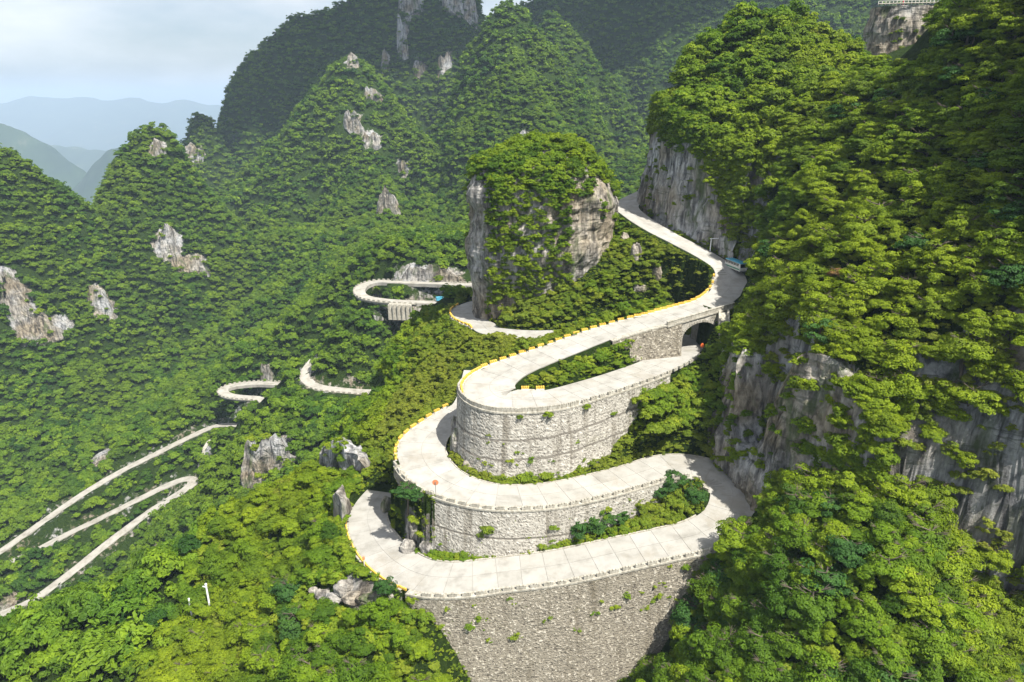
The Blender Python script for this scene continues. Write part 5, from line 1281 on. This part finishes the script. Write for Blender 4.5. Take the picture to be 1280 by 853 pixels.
# single trees: the three hundred that show largest
u, v, d = proj(P1); size = R1*F/d; infr = (u > -10) & (u < 1290) & (v > -10) & (v < 880)
order = np.argsort(-(size*infr))[:284]; rest = np.ones(len(P1), bool); rest[order] = False
def plant(name, loc, R, crown, trunk, label, group, cat, k=.55, hz_=.95, partn=('crown', 'trunk')):
    r = bpy.data.objects.new(name, None); COL.objects.link(r); r.location = (loc[0], loc[1], loc[2]); tag(r, label, cat, group)
    c = link(partn[0], crown, r); c.location = (0, 0, R*k); c.scale = (R*random.uniform(.92, 1.1), R*random.uniform(.92, 1.1), R*hz_); c.rotation_euler = (0, 0, random.uniform(0, 6.28))
    t = link(partn[1], trunk, r); t.location = (0, 0, R*k); t.scale = (R, R, R); return r
for i in order:
    p = P1[i]; uu, vv = float(u[i]), float(v[i])
    tone_ = 'dark' if not (i*7) % 13 else 'bright'; sz = 'large' if R1[i] > 3.2 else ('small' if R1[i] < 2.5 else 'medium')
    if p[0] > 12 and p[1] < 118 and vv > 585 and uu < 1210:
        w = 'at the top of the grove under the cliff' if vv < 660 else ('at the bottom edge of the picture' if vv > 800 else ('beside the tall wall' if uu < 930 else ('near the shaded ravine' if uu > 1100 else 'in the middle of the grove')))
        w += {0: '', 1: ', left part', 2: ', right part'}[int(uu/50) % 3]
        lab, g = f'{sz} {tone_} tree {w}', 'trees of the lower right grove'
    elif uu > 1150 and vv > 560: lab, g = f'{sz} {"shaded" if uu > 1220 else "half shaded"} tree in the ravine, ' + ('lower corner' if vv > 720 else 'under the dark rock'), 'trees in the shaded ravine'
    elif uu > 880:
        w = ('near the top right corner' if vv < 130 and uu > 1120 else 'below the flat-topped rock' if vv < 170 and uu > 1000 else 'on the crest above the cliff road' if vv < 170 else 'at the right edge halfway up' if uu > 1200 and vv < 420 else
             'directly above the pale cliff face' if vv > 380 and uu < 1070 else 'right of the pale cliff face' if vv > 420 else 'right of the bus bend' if uu < 1000 else 'in the middle of the right hillside')
        w += {0: '', 1: ', higher up', 2: ', lower'}[int(vv/70) % 3] + {0: '', 1: ', left', 2: ', right'}[int(uu/60) % 3]
        lab, g = f'{sz} {tone_} tree {w}', 'trees on the right hillside'
    elif uu < 640:
        w = 'at the bottom left corner' if vv > 780 and uu < 250 else 'beside the lower left of the tall wall' if uu > 440 and vv > 740 else 'near the two white poles' if 180 < uu < 330 and vv > 690 else 'just below the pale boulders' if uu > 360 and vv > 740 else 'on the near hill left of the lowest bend'
        lab, g = f'{sz} {tone_} sunlit tree {w}', 'trees on the lower left hillside'
    else: lab, g = f'{sz} {tone_} tree beside the winding road', 'trees on the terraced slopes'
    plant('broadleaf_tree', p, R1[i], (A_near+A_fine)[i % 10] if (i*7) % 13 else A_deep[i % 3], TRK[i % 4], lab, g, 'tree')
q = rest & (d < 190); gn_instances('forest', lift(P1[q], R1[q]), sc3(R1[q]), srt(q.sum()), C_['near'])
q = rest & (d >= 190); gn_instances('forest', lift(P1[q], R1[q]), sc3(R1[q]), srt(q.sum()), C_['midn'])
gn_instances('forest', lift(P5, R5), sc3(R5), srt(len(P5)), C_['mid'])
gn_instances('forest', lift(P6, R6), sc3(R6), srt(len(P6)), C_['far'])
# single bushes on the terraces
u, v, d = proj(P2); size = R2*F/d*((u > 0) & (u < 1280)); order = np.argsort(-size)[:150]; rest = np.ones(len(P2), bool); rest[order] = False
for i in order:
    uu, vv = float(u[i]), float(v[i])
    if vv > 575 and uu > 680: lab, g = 'bright bush in the pocket between the lower arms', 'bushes between the lower road arms'
    elif uu > 760 and vv > 430: lab, g = 'bright green bush on the slope below the arch bridge', 'bushes below the arch bridge'
    elif uu > 740 and vv <= 400: lab, g = 'bright green bush on the slope under the cliff road', 'bushes under the cliff road'
    elif uu < 640: lab, g = 'yellow green bush on the slopes left of the bends', 'bushes left of the hairpin bends'
    else: lab, g = 'green bush in the planted strip inside the upper hairpin', 'bushes inside the upper hairpin'
    lab = ('large ' if R2[i] > 1.75 else 'small ' if R2[i] < 1.4 else '')+lab+{0: '', 1: ', upper part', 2: ', lower part'}[int(vv/45) % 3]+{0: '', 1: ', left side', 2: ', right side'}[int(uu/40) % 3]
    plant('bush', P2[i], R2[i], A_shrub[i % 5], STM[i % 3], lab, g, 'bush', .3, .95, ('foliage', 'stem'))
q = rest; gn_instances('shrubs', lift(P2[q], R2[q], .25), sc3(R2[q], .9), srt(q.sum()), C_['shrub'])
gn_instances('verge_grass', lift(P3, R3, .1), sc3(R3, .7), srt(len(P3)), C_['tuft'])
gn_instances('undergrowth', lift(P4, R4, .25), sc3(R4, .9), srt(len(P4)), C_['shrub'])
gn_instances('pinnacle_shrubs', lift(PPn, RPn, .2), sc3(RPn, .95), srt(len(PPn)), C_['midn'])
gn_instances('cliff_shrubs', lift(PC, RC, .15), sc3(RC, .9), srt(len(PC)), C_['midn'])
# bushes crowding the outer wall below the lower arm, and the planted foot of the walls
bl_ = []
for i in range(idx_near(RA, 768, 476, iA_bend), iA_low+4, 2):
    for off, dzz, rr_ in ((3.0, -2.6, 1.9), (5.6, -5.2, 2.2), (8.4, -8.0, 2.3)):
        e = edges(RA, off+random.uniform(-.5, .5))[1][i]; bl_.append((e[0], e[1], e[2]+dzz+random.uniform(-.4, .4), rr_*random.uniform(.7, 1.1)))
for i in range(idx_near(RA, 870, 314, 0, iA_bend), j0+6, 1):
    for off in (2.0, 4.2, 6.4, 8.6):
        e = edges(RA, off+random.uniform(-.6, .6))[1][i]; e = (e[0]+random.uniform(-.8, .8), e[1]+random.uniform(-.8, .8))
        zz_ = float(hz(e[0], e[1])[0]); bl_.append((e[0], e[1], min(zz_+.2, RA[i, 2]-.6), random.uniform(.8, 1.5)*(.6 if off < 3 else 1)))
for i in range(len(RB)):
    if not (iB_b0-4 < i < iB_w1+6) and not (iB_4+6 < i < iB_t1+10): continue
    sd_ = 'L' if i < iB_4 else 'R'
    for off in (.75, 1.7):
        e = edges(RB, off+random.uniform(-.1, .3))[0 if sd_ == 'L' else 1][i]; bl_.append((e[0]+random.uniform(-.4, .4), e[1], e[2]+(.1 if off < 1 else .5), random.uniform(.45, .85)*(1 if off < 1 else 1.3)))
bl_ = np.array(bl_); gn_instances('shrubs', bl_[:, :3], sc3(bl_[:, 3], .9), srt(len(bl_)), C_['shrub'])
# trees and bushes the photograph singles out
def single(u_, v_, R, crown, label, name='broadleaf_tree', cat='tree', Y=None, k=1.0, trunk=None, z=None, hz_=.95, parts=('crown', 'trunk')):
    p = hit(u_, v_) if Y is None else at(u_, v_, Y); plant(name, p, R, crown, trunk or TRK[0], label, None, cat, k, hz_, parts)
q = edges(RB, 1.9)[0][idx_near(RB, 516, 720)]; plant('broadleaf_tree', (q[0]-1.2, q[1]-1.0, q[2]-1.5), 1.9, A_deep[0], TRK[1], 'lone small tree at the corner where the lowest road meets the tall wall', None, 'tree', 1.6, 1.3)
q = edges(RB, 3.2)[1][iB_w0-3]; plant('broadleaf_tree', (q[0], q[1], q[2]-3.2), 2.6, A_deep[1], TRK[2], 'grey green tree just below the orange mirror at the start of the crenellated wall', None, 'tree', 1.1, .9)
for (u_, v_, R, lab, c_) in [(722,668,2.4,'dark green bush at the left end of the pocket, against the crenellated wall',0),(748,662,2.9,'largest dark green bush in the middle of the row below the crenellated wall',1),(773,655,2.3,'dark green bush at the right end of the row below the crenellated wall',2),
      (822,622,2.2,'dark layered shrub left of the tall one inside the right-hand bend',0),(843,612,2.9,'tallest layered shrub inside the right-hand bend, partly in shade',1),(868,628,2.5,'layered shrub right of the tall one inside the shaded right-hand bend',2)]:
    single(u_, v_, R, A_deep[c_], lab, 'bush', 'bush', k=.65, trunk=STM[c_], parts=('foliage', 'stem'))
for (u_, v_, R, lab) in [(1040,352,1.9,'rust coloured tree crown among green trees on the right hillside'), (1026,420,1.0,'small rust brown bush on the cliff edge above the pale rock'), (1060,436,.9,'tiny tan dead bush on the right of the cliff face')]:
    p = hit(u_, v_+6); plant('broadleaf_tree', (p[0], p[1]-1.2, p[2]+1), R, A_red[0], TRK[3], lab, None, 'tree', .8)
for (u_, v_, R, lab) in [(650,508,.8,'small bush sprouting from the parapet left of the other two'), (682,515,1.25,'largest bush hanging from the top of the curved wall'), (718,506,1.1,'bush on the wall top where the crenellations begin')]:
    q = edges(RA, 1.5)[1][idx_near(RA, u_-6, v_-14, iA_bend)]; plant('bush', (q[0], q[1], q[2]-1.1), R, A_shrub[0], STM[0], lab, None, 'bush', .2, 1.0, ('foliage', 'stem'))
# ------------------------------------------------------------------ haze
m = mat('haze'); N = NT(m); pv = N.n('ShaderNodeVolumePrincipled'); pv.inputs['Color'].default_value = (.60, .78, 1.0, 1); pv.inputs['Density'].default_value = .000095; pv.inputs['Anisotropy'].default_value = .0
o_ = N.n('ShaderNodeOutputMaterial'); N.l(pv.outputs[0], o_.inputs['Volume'])
hb = MB(); hb.box((0, 0, -625), (66000, 66000, 1950)); tag(hb.build('haze', m), kind='stuff')

# an unseen cloud bank added out of frame, shaped so its shade covers the back ridges
def cloud():
    V = []; Fc = []; r = random.Random(4); n = 8; k = 1250/math.sin(SUN_EL)
    for i in range(60):
        tx = r.uniform(-620, 900); ty = r.uniform(1010 if tx < -260 else 1085, 1650); s = r.uniform(70, 150)
        c = np.array([tx, ty, 110.0])+np.array(tosun)*k; b = len(V)
        for a in range(n+1):
            for j in range(2*n):
                th = PI*a/n; ph = PI*j/n; q = 1+.2*math.sin(5*ph+i)*math.sin(3*th)
                V.append((c[0]+s*q*math.sin(th)*math.cos(ph), c[1]+s*q*math.sin(th)*math.sin(ph), c[2]+r.uniform(-4, 4)+s*.55*q*math.cos(th)))
        for a in range(n):
            for j in range(2*n): Fc.append((b+a*2*n+j, b+(a+1)*2*n+j, b+(a+1)*2*n+(j+1) % (2*n), b+a*2*n+(j+1) % (2*n)))
    m = mat('cloud_white'); N = NT(m); N.pbr((.8, .8, .8), 1.0, spec=0)
    tag(link('cloud', mesh('cloud', V, Fc, m, True)), kind='stuff')
cloud()
